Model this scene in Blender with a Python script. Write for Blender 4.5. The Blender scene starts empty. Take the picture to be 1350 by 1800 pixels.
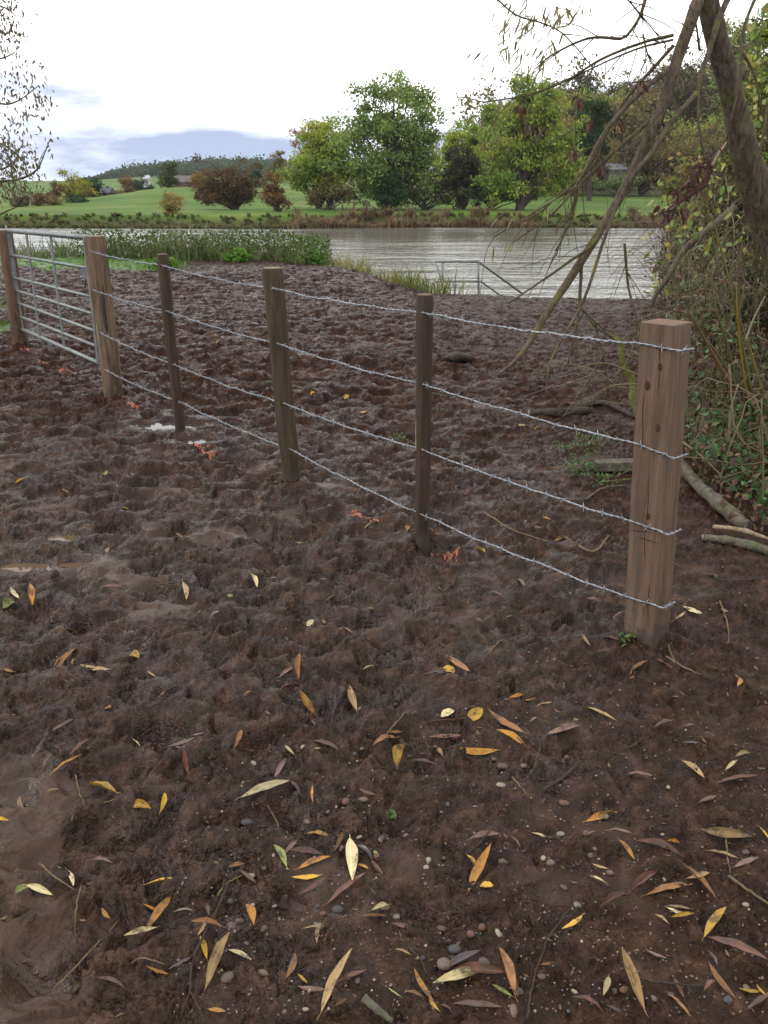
import bpy, math, random
import numpy as np
from mathutils import Vector, Matrix
R = math.radians
rng = np.random.default_rng(7)
random.seed(7)

# ------------------------------------------------------------------ camera, sky, sun, exposure
sc = bpy.context.scene
CAMH, PITCH, FPX = 1.6, R(20.0), 1556.0
cam_d = bpy.data.cameras.new('camera'); cam = bpy.data.objects.new('camera', cam_d)
sc.collection.objects.link(cam); sc.camera = cam
cam.location = (0, 0, CAMH); cam.rotation_euler = (R(90) - PITCH, 0, 0)
cam_d.sensor_fit = 'VERTICAL'; cam_d.sensor_height = 36; cam_d.sensor_width = 27
cam_d.lens = 36 * FPX / 1800; cam_d.clip_start = 0.05; cam_d.clip_end = 6000

SUN_EL, SUN_AZ = R(34), R(-98)          # azimuth measured from +Y (view direction), negative = left
world = bpy.data.worlds.new('World'); sc.world = world; world.use_nodes = True
nt = world.node_tree; nt.nodes.clear()
def N(t, typ, **kw):
    n = t.nodes.new(typ)
    for k, v in kw.items():
        if k.startswith('i_'):
            key = k[2:]; key = int(key) if key.isdigit() else key.replace('_', ' ')
            n.inputs[key].default_value = v
        else: setattr(n, k, v)
    return n
def L(t, a, ao, b, bi): t.links.new(a.outputs[ao], b.inputs[bi])
def ramp(t, stops, interp='LINEAR'):
    n = t.nodes.new('ShaderNodeValToRGB'); cr = n.color_ramp; cr.interpolation = interp
    while len(cr.elements) < len(stops): cr.elements.new(0.5)
    for e, (p, c) in zip(cr.elements, stops):
        e.position = p; e.color = (c, c, c, 1) if not isinstance(c, tuple) else (*c, 1)
    return n
def math_n(t, op, a=None, b=None, clamp=False):
    n = t.nodes.new('ShaderNodeMath'); n.operation = op; n.use_clamp = clamp
    if a is not None: n.inputs[0].default_value = a
    if b is not None: n.inputs[1].default_value = b
    return n
def mixc(t, blend='MIX', fac=0.5):
    n = t.nodes.new('ShaderNodeMix'); n.data_type = 'RGBA'; n.blend_type = blend
    n.inputs[0].default_value = fac
    return n            # inputs 0 fac, 6 A, 7 B ; output 2

sky = N(nt, 'ShaderNodeTexSky', sky_type='NISHITA', sun_disc=False, sun_elevation=SUN_EL,
        sun_rotation=SUN_AZ, altitude=50, air_density=1.0, dust_density=2.0)
skym = mixc(nt, 'MULTIPLY', 1.0); skym.inputs[7].default_value = (0.10, 0.10, 0.10, 1)
L(nt, sky, 0, skym, 6)
tc = N(nt, 'ShaderNodeTexCoord')
mp = N(nt, 'ShaderNodeMapping'); mp.inputs['Scale'].default_value = (1, 1, 4.0); mp.inputs['Location'].default_value = (0.55, 0.2, 0.35)
L(nt, tc, 'Generated', mp, 0)
cn = N(nt, 'ShaderNodeTexNoise', i_Scale=4.5, i_Detail=6.0, i_Roughness=0.52); L(nt, mp, 0, cn, 'Vector')
sep = N(nt, 'ShaderNodeSeparateXYZ'); L(nt, tc, 'Generated', sep, 0)
# cover thins out towards the horizon: low blue-grey cloud banks and pale gaps, solid white above
low = ramp(nt, [(0.0, 1.0), (0.035, 0.9), (0.072, 0.5), (0.115, 0.0)], 'EASE'); L(nt, sep, 2, low, 0)
cm = ramp(nt, [(0.33, 0.0), (0.49, 1.0)], 'EASE'); L(nt, cn, 0, cm, 0)
ca = math_n(nt, 'MULTIPLY_ADD', b=3.4); L(nt, cn, 0, ca, 0); ca.inputs[2].default_value = -1.58
cs = math_n(nt, 'ADD'); L(nt, ca, 0, cs, 0); L(nt, low, 0, cs, 1)
cr_ = ramp(nt, [(0.15, 0.0), (1.0, 1.0)], 'LINEAR'); L(nt, cs, 0, cr_, 0)
hi = ramp(nt, [(0.0, 1.0), (0.08, 1.0), (0.16, 0.0)], 'EASE'); L(nt, sep, 2, hi, 0)
gm = math_n(nt, 'MULTIPLY'); L(nt, cr_, 0, gm, 0); L(nt, hi, 0, gm, 1)
cloudc = mixc(nt); cloudc.inputs[6].default_value = (2.15, 2.15, 2.15, 1); cloudc.inputs[7].default_value = (0.48, 0.58, 0.82, 1)
L(nt, gm, 0, cloudc, 0)
cn2 = N(nt, 'ShaderNodeTexNoise', i_Scale=7.0, i_Detail=4.0); L(nt, mp, 0, cn2, 'Vector')
thin = ramp(nt, [(0.56, 0.0), (0.74, 0.45)]); L(nt, cn2, 0, thin, 0)
thl = math_n(nt, 'MULTIPLY'); L(nt, thin, 0, thl, 0); L(nt, low, 0, thl, 1)
fin = mixc(nt); L(nt, thl, 0, fin, 0); L(nt, cloudc, 2, fin, 6); L(nt, skym, 2, fin, 7)
bg = N(nt, 'ShaderNodeBackground', i_Strength=1.0); L(nt, fin, 2, bg, 0)
wo = N(nt, 'ShaderNodeOutputWorld'); L(nt, bg, 0, wo, 0)

sd = bpy.data.lights.new('sun', 'SUN'); sd.energy = 1.5; sd.angle = R(14); sd.color = (1.0, 0.96, 0.9)
sun = bpy.data.objects.new('sun', sd); sc.collection.objects.link(sun)
sdir = Vector((math.sin(SUN_AZ) * math.cos(SUN_EL), math.cos(SUN_AZ) * math.cos(SUN_EL), math.sin(SUN_EL)))
sun.rotation_euler = sdir.to_track_quat('Z', 'Y').to_euler(); sun.location = (-20, 10, 30)

vs = sc.view_settings
vs.view_transform = 'Standard'; vs.look = 'None'; vs.exposure = 0.0; vs.gamma = 1.0; vs.use_curve_mapping = False
sc.cycles.max_bounces = 6; sc.cycles.diffuse_bounces = 3; sc.cycles.glossy_bounces = 3; sc.cycles.transparent_max_bounces = 4
sc.cycles.caustics_reflective = False; sc.cycles.caustics_refractive = False

# ------------------------------------------------------------------ geometry helpers
CT, ST = math.cos(PITCH), math.sin(PITCH)
def ray(px, py):
    dx = (px - 675) / FPX; dy = -(py - 900) / FPX
    return np.array([dx, CT + dy * ST, -ST + dy * CT])
def P(px, py, Y):                       # surveyed point of the place at forward distance Y
    d = ray(px, py); t = Y / d[1]
    return np.array([0, 0, CAMH]) + d * t
def G(px, py, z=0.0):                   # point on level ground z
    d = ray(px, py); t = (z - CAMH) / d[2]
    return np.array([0, 0, CAMH]) + d * t
def PL(px, py, A, B):                   # point on the vertical plane through ground points A, B
    d = ray(px, py); n = np.array([-(B[1] - A[1]), B[0] - A[0], 0.0])
    t = np.dot(n[:2], np.array(A[:2])) / np.dot(n, d)
    return np.array([0, 0, CAMH]) + d * t
def mpp(Y): return (Y * CT + 0.3) / FPX  # metres per surveyed pixel at distance Y

C = sc.collection
def link(o, parent=None):
    C.objects.link(o)
    if parent is not None: o.parent = parent
    return o
def tag(o, label=None, cat=None, group=None, kind=None):
    if label: o['label'] = label
    if cat: o['category'] = cat
    if group: o['group'] = group
    if kind: o['kind'] = kind
    return o
def thing(name, loc, label, cat, group=None):
    o = bpy.data.objects.new(name, None); o.empty_display_size = 0.1
    o.location = Vector([float(v) for v in loc]); link(o)
    return tag(o, label, cat, group)

def mesh_np(name, V, quads=None, tris=None, mat=None, smooth=True, col=None, attrs=None):
    me = bpy.data.meshes.new(name)
    V = np.asarray(V, dtype=np.float32)
    q = np.zeros((0, 4), np.int32) if quads is None or len(quads) == 0 else np.asarray(quads, np.int32)
    t = np.zeros((0, 3), np.int32) if tris is None or len(tris) == 0 else np.asarray(tris, np.int32)
    me.vertices.add(len(V)); me.vertices.foreach_set('co', V.ravel())
    me.loops.add(q.size + t.size); me.loops.foreach_set('vertex_index', np.concatenate([q.ravel(), t.ravel()]))
    me.polygons.add(len(q) + len(t))
    st = np.concatenate([np.arange(len(q)) * 4, q.size + np.arange(len(t)) * 3]).astype(np.int32)
    me.polygons.foreach_set('loop_start', st)
    me.polygons.foreach_set('use_smooth', np.full(len(q) + len(t), smooth, dtype=bool))
    if mat: me.materials.append(mat)
    if col is not None:
        a = me.color_attributes.new('Col', 'FLOAT_COLOR', 'POINT')
        c4 = np.ones((len(V), 4), np.float32); c4[:, :3] = col
        a.data.foreach_set('color', c4.ravel())
    if attrs:
        for k, v in attrs.items():
            a = me.attributes.new(k, 'FLOAT', 'POINT'); a.data.foreach_set('value', np.asarray(v, np.float32))
    me.update(calc_edges=True)
    return me
def obj(name, me, parent=None):
    return link(bpy.data.objects.new(name, me), parent)

class MB:
    def __init__(s): s.V = []; s.Q = []; s.T = []; s.C = []; s.n = 0
    def add(s, V, Q=None, T=None, col=None):
        V = np.asarray(V, float)
        if Q is not None and len(Q): s.Q.append(np.asarray(Q, int) + s.n)
        if T is not None and len(T): s.T.append(np.asarray(T, int) + s.n)
        s.V.append(V); s.n += len(V)
        if col is not None:
            c = np.asarray(col, float); s.C.append(np.tile(c, (len(V), 1)) if c.ndim == 1 else c)
    def tube(s, pts, rad, n=6, cap=True, col=None, jit=0.0):
        pts = np.asarray(pts, float); m = len(pts); rad = np.broadcast_to(np.asarray(rad, float), (m,))
        tan = np.gradient(pts, axis=0); tan /= np.linalg.norm(tan, axis=1)[:, None] + 1e-12
        up = np.array([0, 0, 1.0]) if abs(tan[0, 2]) < 0.9 else np.array([1.0, 0, 0])
        u = np.zeros_like(pts); a = np.cross(tan[0], up); a /= np.linalg.norm(a); u[0] = a
        for i in range(1, m):
            a = u[i - 1] - tan[i] * np.dot(u[i - 1], tan[i]); u[i] = a / (np.linalg.norm(a) + 1e-12)
        w = np.cross(tan, u)
        ang = np.arange(n) * 2 * math.pi / n
        rr = rad[:, None] * (1 + (rng.normal(0, jit, (m, n)) if jit else 0))
        V = pts[:, None, :] + rr[..., None] * (np.cos(ang)[None, :, None] * u[:, None, :] + np.sin(ang)[None, :, None] * w[:, None, :])
        V = V.reshape(-1, 3)
        i = np.arange(m - 1)[:, None] * n; j = np.arange(n)[None, :]; k = (np.arange(n)[None, :] + 1) % n
        Q = np.stack([i + j, i + k, i + n + k, i + n + j], -1).reshape(-1, 4)
        T = []
        if cap:
            V = np.vstack([V, pts[0], pts[-1]]); c0 = m * n; c1 = c0 + 1
            T = [(c0, (q + 1) % n, q) for q in range(n)] + [(c1, (m - 1) * n + q, (m - 1) * n + (q + 1) % n) for q in range(n)]
        s.add(V, Q, T, col)
    def box(s, c, h, M=None):
        v = np.array([[x, y, z] for x in (-1, 1) for y in (-1, 1) for z in (-1, 1)], float) * np.asarray(h)
        if M is not None: v = v @ np.asarray(M).T
        s.add(v + np.asarray(c), [(0, 1, 3, 2), (4, 6, 7, 5), (0, 4, 5, 1), (2, 3, 7, 6), (0, 2, 6, 4), (1, 5, 7, 3)])
    def build(s, name, mat, parent=None, smooth=True, off=None):
        V = np.vstack(s.V)
        if parent is not None and off is None: off = np.array(parent.location)
        if off is not None: V = V - off
        me = mesh_np(name, V, np.vstack(s.Q) if s.Q else None, np.vstack(s.T) if s.T else None, mat, smooth,
                     np.vstack(s.C) if s.C else None)
        return obj(name, me, parent)

def spline(pts, k=6):
    pts = np.asarray(pts, float); m = len(pts)
    if m < 3:
        t = np.linspace(0, 1, k + 1)[:, None]; return pts[0] * (1 - t) + pts[-1] * t
    p = np.vstack([2 * pts[0] - pts[1], pts, 2 * pts[-1] - pts[-2]]); out = []
    for i in range(1, m):
        a, b, c, d = p[i - 1], p[i], p[i + 1], p[i + 2]
        for t in np.arange(k) / k:
            out.append(0.5 * (2 * b + (c - a) * t + (2 * a - 5 * b + 4 * c - d) * t * t + (3 * b - a - 3 * c + d) * t ** 3))
    out.append(pts[-1]); return np.array(out)

# ------------------------------------------------------------------ noise
def _h(ix, iy, seed):
    h = (ix.astype(np.int64) * 374761393 + iy.astype(np.int64) * 668265263 + seed * 2147483647) & 0xFFFFFFFF
    h = ((h ^ (h >> 13)) * 1274126177) & 0xFFFFFFFF
    return ((h ^ (h >> 16)) & 0xFFFFFF) / float(0xFFFFFF)
def perlin(x, y, seed=0):
    x0 = np.floor(x); y0 = np.floor(y); fx = x - x0; fy = y - y0
    u = fx * fx * fx * (fx * (fx * 6 - 15) + 10); v = fy * fy * fy * (fy * (fy * 6 - 15) + 10)
    def g(a, b):
        an = _h(x0 + a, y0 + b, seed) * 2 * math.pi
        return np.cos(an) * (fx - a) + np.sin(an) * (fy - b)
    return 1.5 * ((g(0, 0) * (1 - u) + g(1, 0) * u) * (1 - v) + (g(0, 1) * (1 - u) + g(1, 1) * u) * v)
def fbm(x, y, s, oct=4, seed=0, gain=0.5):
    r = 0; a = 1.0; f = 1.0 / s
    for o in range(oct):
        r = r + a * perlin(x * f + 17.3 * o, y * f - 9.1 * o, seed + o); a *= gain; f *= 2.03
    return r
def billow(x, y, s, oct=4, seed=0, gain=0.5):
    r = 0; a = 1.0; f = 1.0 / s
    for o in range(oct):
        r = r + a * (np.abs(perlin(x * f + 7.3 * o, y * f + 3.1 * o, seed + o)) * 2 - 0.55); a *= gain; f *= 2.1
    return r
def worley(x, y, s, seed=0):
    x = x / s; y = y / s; x0 = np.floor(x); y0 = np.floor(y); f1 = np.full(x.shape, 9.0); idv = np.zeros(x.shape)
    for a in (-1, 0, 1):
        for b in (-1, 0, 1):
            cx = x0 + a; cy = y0 + b
            d = np.hypot(cx + _h(cx, cy, seed) - x, cy + _h(cx, cy, seed + 5) - y)
            k = d < f1; f1 = np.where(k, d, f1); idv = np.where(k, _h(cx, cy, seed + 9), idv)
    return f1, idv
def worley_d(x, y, s, seed=0):
    x = x / s; y = y / s; x0 = np.floor(x); y0 = np.floor(y); f1 = np.full(x.shape, 9.0); idv = np.zeros(x.shape); dx = np.zeros(x.shape); dy = np.zeros(x.shape)
    for a in (-1, 0, 1):
        for b in (-1, 0, 1):
            cx = x0 + a; cy = y0 + b; ex = x - cx - _h(cx, cy, seed); ey = y - cy - _h(cx, cy, seed + 5)
            d = np.hypot(ex, ey); k = d < f1
            f1 = np.where(k, d, f1); idv = np.where(k, _h(cx, cy, seed + 9), idv); dx = np.where(k, ex, dx); dy = np.where(k, ey, dy)
    return f1, idv, dx, dy
def plates(x, y, s, seed, cover, lift, tilt, soft=0.16):
    # flat-topped broken clods with steep sides, each tilted its own way
    f, i, dx, dy = worley_d(x, y, s, seed); a = i * 91.7
    rad = 0.34 + 0.3 * ((i * 57.3) % 1.0)
    top = lift * (0.35 + ((i * 13.7) % 1.0)) + tilt * s * (dx * np.cos(a) + dy * np.sin(a))
    return sstep(f, rad + soft * 0.5, rad - soft * 0.5) * top * (((i * 7.31) % 1.0) < cover)
def sstep(x, a, b):
    t = np.clip((x - a) / (b - a), 0, 1); return t * t * (3 - 2 * t)

# ------------------------------------------------------------------ terrain shape
WATER = -1.5
def bank_y(x):
    return np.interp(x, [-60, -12, -6, -2.6, -1.0, 0.1, 0.9, 3.5, 6, 9, 40], [26, 23.6, 23.0, 22.2, 20.6, 17.0, 15.6, 14.9, 14.6, 14.0, 12.5])
def far_edge(x): return 83.0 + 1.2 * np.sin(x * 0.07) + 0.8 * np.sin(x * 0.19 + 1)
def base_h(x, y):
    s = y - bank_y(x)
    near = 0.10 * perlin(x * 0.22, y * 0.22, 91) * sstep(y, 4.0, 9.0) + 0.9 * sstep(x, 2.3, 7.0) * sstep(y, 2.0, 5.0) * (1 - sstep(y, 11, 14))
    near = near + 0.16 * np.exp(-((x + 2.2) / 2.0) ** 2 - ((y - 18.5) / 2.5) ** 2)
    near = near - 3.3 * sstep(s, 0.0, 6.5) - 0.25 * sstep(s, -1.0, 1.2)
    yf = far_edge(x)
    xq = x / np.maximum(y, 1.0)
    fld = -0.5 + 0.0162 * np.clip(y - yf - 2, 0, 110) * (0.08 + 0.92 * sstep(xq, -0.36, -0.22)) + 0.35 * perlin(x * 0.03, y * 0.03, 44) * sstep(y, 86, 110)
    fld = fld + 1.0 * np.exp(-((x + 38) / 24) ** 2 - ((y - 185) / 45) ** 2)
    fld = fld + 8.0 * sstep(y, 330, 700) * sstep(-x, 40, 200)
    xr = x / np.maximum(y, 1.0)
    fld = fld + 16.0 * sstep(y, 500, 900) * sstep(xr, -0.33, -0.10)
    fld = fld + 36.0 * sstep(x, 8, 125) * sstep(y, 150, 300) * (1 - sstep(y, 420, 900))
    fld = fld - 3.6 * (1 - sstep(y, yf - 3.2, yf + 0.6))
    m = sstep(y, 40, 60)
    return near * (1 - m) + fld * m

PUDDLES_AND_SHEEN = [  # px, py, radius x, radius y (m), depth
    (294, 745, 0.17, 0.12, 0.06), (346, 771, 0.11, 0.09, 0.06), (48, 992, 0.11, 0.035, 0.045), (122, 940, 0.10, 0.028, 0.045), (140, 988, 0.07, 0.025, 0.042),
    (290, 608, 0.22, 0.05, 0.04), (530, 668, 0.20, 0.04, 0.04)]  # these two are no pools: water sheets added for the sheen of wet mud
PUD = [(G(a, b)[:2], rx, ry, dp) for a, b, rx, ry, dp in PUDDLES_AND_SHEEN]
POSTXY = [(*G(a, b)[:2], r_) for a, b, r_ in ((200, 697, 0.08), (318, 765, 0.04), (513, 843, 0.055), (743, 947, 0.036), (38, 612, 0.08), (1140, 1105, 0.07))]
def masks(x, y):
    # churned = deeply trampled, wet mud (left and middle); calm = trodden firm ground with stones (right, near)
    c = sstep(0.55 - x * 0.42 + 0.35 * fbm(x, y, 1.7, 2, 301) + 0.25 * sstep(y, 2.2, 3.2) - 0.40 * sstep(1.9 - y, 0, 1.0) * sstep(x, -0.45, 0.2), 0.05, 0.85)
    sm = sstep(fbm(x * 0.8 + y * 0.3, y * 1.1, 0.42, 3, 311), 0.38, 0.75)
    sm = np.maximum(sm, 0.9 * sstep(-(((x + 0.92) / 0.22) ** 2 + ((y - 1.42) / 0.2) ** 2) + 0.5 * fbm(x, y, 0.1, 2, 77), -1.1, -0.4))
    return c, sm
def mud_h(x, y, full=False):
    x = np.asarray(x, float); y = np.asarray(y, float)
    c, sm = masks(x, y)
    wx = x + 0.05 * fbm(x, y, 0.16, 2, 21); wy = y + 0.05 * fbm(x, y, 0.16, 2, 23)
    z = 0.030 * fbm(x, y, 0.9, 2, 1)
    f1, idv = worley(wx, wy, 0.24, 31)
    pit = sstep(f1, 0.62, 0.12) * (idv > 0.35)
    rim = np.exp(-((f1 - 0.62) / 0.13) ** 2) * (idv > 0.35)
    z = z + (0.010 + 0.042 * c) * (0.40 * rim - pit)
    # short pushed-up ridges, running across
    z = z + (0.006 + 0.028 * c) * fbm(wx * 0.55 - wy * 0.35, wy * 1.15 + wx * 0.2, 0.15, 3, 51)
    rough = (0.35 + 0.65 * c) * (1 - 0.75 * sm)
    z = z + 0.011 * rough * billow(wx, wy, 0.085, 3, 61, 0.55)
    g1, gid = worley(wx * 1.0, wy, 0.043, 71)
    clod = np.clip(0.75 - g1, 0, 1) * (gid > 0.42) * sstep(fbm(x, y, 0.35, 2, 73), -0.2, 0.35)
    z = z + 0.012 * (0.35 + 0.65 * c) * (1 - 0.85 * sm) * clod * (0.5 + gid)
    z = z + 0.0050 * (1 - 0.7 * sm) * fbm(x, y, 0.026, 3, 81, 0.7)
    h1, hid = worley(x + 0.006 * perlin(x * 60, y * 60, 5), y, 0.019, 171)
    z = z + 0.009 * (1 - 0.85 * sm) * (0.45 + 0.55 * c) * np.clip(0.7 - h1, 0, 1) * (hid > 0.55) * sstep(fbm(x, y, 0.2, 2, 173), -0.25, 0.25)
    rg = (1 - 0.9 * sm)
    z = z + rg * c * plates(wx, wy, 0.13, 401, 0.55, 0.021, 0.30, 0.34)
    z = z + rg * (0.3 + 0.7 * c) * plates(wx + 0.3, wy, 0.062, 411, 0.6, 0.011, 0.42, 0.32)
    z = z + rg * (0.5 + 0.5 * c) * plates(wx, wy + 0.7, 0.030, 421, 0.65, 0.0072, 0.45, 0.3)
    lim = 0.012 + 0.006 * fbm(x, y, 0.5, 2, 441)      # trodden tops: peaks are pressed flat, hollows stay
    z = np.where(z > lim, lim + (z - lim) * 0.42, z)
    cr = sstep(fbm(x, y, 0.28, 2, 451), -0.30, 0.22) * rg            # loose crumbs lying in patches on the pressed surface
    z = z + cr * (plates(wx + 1.3, wy, 0.048, 461, 0.42, 0.011, 0.35, 0.3) + plates(x, y + 2.1, 0.021, 471, 0.55, 0.0062, 0.4, 0.34) + 0.0034 * fbm(x, y, 0.014, 2, 481, 0.6))
    for (pxx, pyy, pr_) in POSTXY:
        d2 = np.hypot(x - pxx, y - pyy); z = z + 0.028 * np.exp(-(np.maximum(d2 - pr_, 0) / 0.075) ** 2) * (0.7 + 0.6 * fbm(x, y, 0.06, 2, 431))
    wet = np.zeros_like(x)
    for (cxy, rx, ry, dp) in PUD:
        q = ((x - cxy[0]) / (rx * 1.25)) ** 2 + ((y - cxy[1]) / (ry * 1.5)) ** 2 + 0.35 * fbm(x, y, 0.12, 2, 15)
        w2 = sstep(-q, -4.5, -2.0); z = z * (1 - w2) + np.clip(z, -0.25 * dp, 0.35 * dp) * w2
        w = sstep(-q, -1.35, -0.55); z = z * (1 - 0.7 * w) - 1.2 * dp * w; wet = np.maximum(wet, sstep(-q, -3.5, -0.6))
    z = z + base_h(x, y)
    if full: return z, c, sm, wet, sstep(pit, 0.1, 0.8)
    return z
def mh(x, y): return float(mud_h(np.array([x]), np.array([y]))[0])
def on_mud(px, py, it=3):
    p = G(px, py)
    for _ in range(it): p = G(px, py, mh(p[0], p[1]))
    return p

# ------------------------------------------------------------------ materials
def new_mat(name):
    m = bpy.data.materials.new(name); m.use_nodes = True; t = m.node_tree; t.nodes.clear()
    o = N(t, 'ShaderNodeOutputMaterial'); b = N(t, 'ShaderNodeBsdfPrincipled'); L(t, b, 0, o, 0)
    return m, t, b, o
def noise(t, scale, detail=4, rough=0.55, vec=None, dist=0.0):
    n = N(t, 'ShaderNodeTexNoise', i_Scale=scale, i_Detail=detail, i_Roughness=rough, i_Distortion=dist)
    if vec is not None: t.links.new(vec, n.inputs['Vector'])
    return n
def bump(t, src, strength, dist, b):
    n = N(t, 'ShaderNodeBump', i_Strength=strength, i_Distance=dist); t.links.new(src, n.inputs['Height']); t.links.new(n.outputs[0], b.inputs['Normal']); return n

def mud_material():
    m, t, b, o = new_mat('churned_mud')
    tcn = N(t, 'ShaderNodeTexCoord'); v = tcn.outputs['Object']
    n1 = noise(t, 2.2, 5, 0.6, v); n2 = noise(t, 14, 6, 0.65, v); n3 = noise(t, 120, 4, 0.7, v)
    r1 = ramp(t, [(0.28, (0.0080, 0.0042, 0.0024)), (0.5, (0.0215, 0.0113, 0.0067)), (0.72, (0.058, 0.032, 0.0200))]); L(t, n2, 0, r1, 0)
    tint = ramp(t, [(0.35, (0.86, 0.84, 0.84)), (0.7, (1.18, 1.12, 1.08))]); L(t, n1, 0, tint, 0)
    mu = mixc(t, 'MULTIPLY', 1.0); L(t, r1, 0, mu, 6); L(t, tint, 0, mu, 7)
    # fine speckle: grit and dark crumbs
    sp = ramp(t, [(0.30, (0.5, 0.5, 0.5)), (0.5, (1, 1, 1)), (0.70, (1.55, 1.5, 1.45))]); L(t, n3, 0, sp, 0)
    mu2 = mixc(t, 'MULTIPLY', 0.8); L(t, mu, 2, mu2, 6); L(t, sp, 0, mu2, 7)
    # smooth smeared clay is paler
    a = N(t, 'ShaderNodeAttribute', attribute_name='smear')
    cl = mixc(t); L(t, a, 'Fac', cl, 0); L(t, mu2, 2, cl, 6); cl.inputs[7].default_value = (0.050, 0.030, 0.021, 1)
    # redder soil away from the trees
    f = N(t, 'ShaderNodeAttribute', attribute_name='red')
    rd = mixc(t, 'MULTIPLY'); L(t, f, 'Fac', rd, 0); L(t, cl, 2, rd, 6); rd.inputs[7].default_value = (0.88, 0.70, 0.65, 1)
    g = N(t, 'ShaderNodeAttribute', attribute_name='turf')
    gr = mixc(t); L(t, g, 'Fac', gr, 0); L(t, rd, 2, gr, 6); gr.inputs[7].default_value = (0.055, 0.105, 0.02, 1)
    L(t, gr, 2, b, 'Base Color')
    w = N(t, 'ShaderNodeAttribute', attribute_name='wet')
    n4 = noise(t, 9, 5, 0.65, v)
    rr = ramp(t, [(0.42, 0.25), (0.60, 0.58)]); L(t, n4, 0, rr, 0)
    ws = math_n(t, 'MULTIPLY', b=0.22); L(t, w, 'Fac', ws, 0)
    rs = math_n(t, 'SUBTRACT'); rs.use_clamp = True; L(t, rr, 0, rs, 0); L(t, ws, 0, rs, 1)
    L(t, rs, 0, b, 'Roughness'); sl = math_n(t, 'MULTIPLY_ADD', b=0.20); L(t, w, 'Fac', sl, 0); sl.inputs[2].default_value = 0.10; dr = math_n(t, 'MULTIPLY_ADD', b=-0.7); L(t, f, 'Fac', dr, 0); dr.inputs[2].default_value = 0.95; sm_ = math_n(t, 'MULTIPLY'); L(t, sl, 0, sm_, 0); L(t, dr, 0, sm_, 1); L(t, sm_, 0, b, 'Specular IOR Level')
    n5 = noise(t, 65, 5, 0.7, v)
    n6 = noise(t, 210, 4, 0.7, v); bs = math_n(t, 'MULTIPLY_ADD', b=0.35); L(t, n6, 0, bs, 0); L(t, n5, 0, bs, 2)
    # crumb relief: rounded grains with sharp gaps between them
    dn = noise(t, 30, 3, 0.6, v); dm = N(t, 'ShaderNodeVectorMath', operation='SCALE'); dm.inputs['Scale'].default_value = 0.03; L(t, dn, 1, dm, 0)
    dv = N(t, 'ShaderNodeVectorMath', operation='ADD'); t.links.new(v, dv.inputs[0]); L(t, dm, 0, dv, 1)
    def grains(scale):
        vn = N(t, 'ShaderNodeTexVoronoi', i_Scale=scale); L(t, dv, 0, vn, 'Vector'); q = math_n(t, 'SUBTRACT', a=1.0); L(t, vn, 'Distance', q, 1); return q
    g1, g2 = grains(70), grains(160)
    gg = math_n(t, 'MULTIPLY_ADD', b=0.45); L(t, g2, 0, gg, 0); L(t, g1, 0, gg, 2)
    gs = math_n(t, 'MULTIPLY_ADD', b=0.6); L(t, bs, 0, gs, 0); L(t, gg, 0, gs, 2)
    an_ = math_n(t, 'MULTIPLY_ADD', b=-0.65); L(t, a, 'Fac', an_, 0); an_.inputs[2].default_value = 0.8
    bn = bump(t, gs.outputs[0], 0.8, 0.0064, b); L(t, an_, 0, bn, 'Strength')
    return m
M_MUD = mud_material()

def terrain_material():
    m, t, b, o = new_mat('meadow_grass')
    v = N(t, 'ShaderNodeTexCoord').outputs['Object']
    n1 = noise(t, 0.06, 5, 0.6, v); n2 = noise(t, 0.35, 7, 0.7, v)
    r1 = ramp(t, [(0.34, (0.040, 0.080, 0.013)), (0.5, (0.060, 0.108, 0.016)), (0.64, (0.10, 0.128, 0.030))]); L(t, n1, 0, r1, 0)
    r2 = ramp(t, [(0.3, (0.66, 0.7, 0.7)), (0.7, (1.3, 1.22, 1.15))]); L(t, n2, 0, r2, 0)
    mu = mixc(t, 'MULTIPLY', 1.0); L(t, r1, 0, mu, 6); L(t, r2, 0, mu, 7)
    a = N(t, 'ShaderNodeAttribute', attribute_name='earth')
    ea = mixc(t); L(t, a, 'Fac', ea, 0); L(t, mu, 2, ea, 6); ea.inputs[7].default_value = (0.06, 0.043, 0.033, 1)
    a2 = N(t, 'ShaderNodeAttribute', attribute_name='woodfloor')
    wf = mixc(t); L(t, a2, 'Fac', wf, 0); L(t, ea, 2, wf, 6); wf.inputs[7].default_value = (0.045, 0.043, 0.022, 1)
    L(t, wf, 2, b, 'Base Color'); b.inputs['Roughness'].default_value = 0.9; b.inputs['Specular IOR Level'].default_value = 0.1
    bump(t, n2.outputs[0], 0.6, 0.1, b)
    return m
M_TERR = terrain_material()

def foliage_mat(name='foliage', trans=0.35, gloss=0.0):
    m = bpy.data.materials.new(name); m.use_nodes = True; t = m.node_tree; t.nodes.clear()
    o = N(t, 'ShaderNodeOutputMaterial'); a = N(t, 'ShaderNodeAttribute', attribute_name='Col')
    d = N(t, 'ShaderNodeBsdfPrincipled', i_Roughness=0.55 if gloss else 0.8); d.inputs['Specular IOR Level'].default_value = 0.35 if gloss else 0.1
    tr = N(t, 'ShaderNodeBsdfTranslucent'); L(t, a, 0, d, 'Base Color'); L(t, a, 0, tr, 0)
    mx = N(t, 'ShaderNodeMixShader', i_0=trans); L(t, d, 0, mx, 1); L(t, tr, 0, mx, 2); L(t, mx, 0, o, 0)
    return m
M_FOL = foliage_mat()
M_FOLN = foliage_mat('near_foliage', 0.3, 1)

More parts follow.
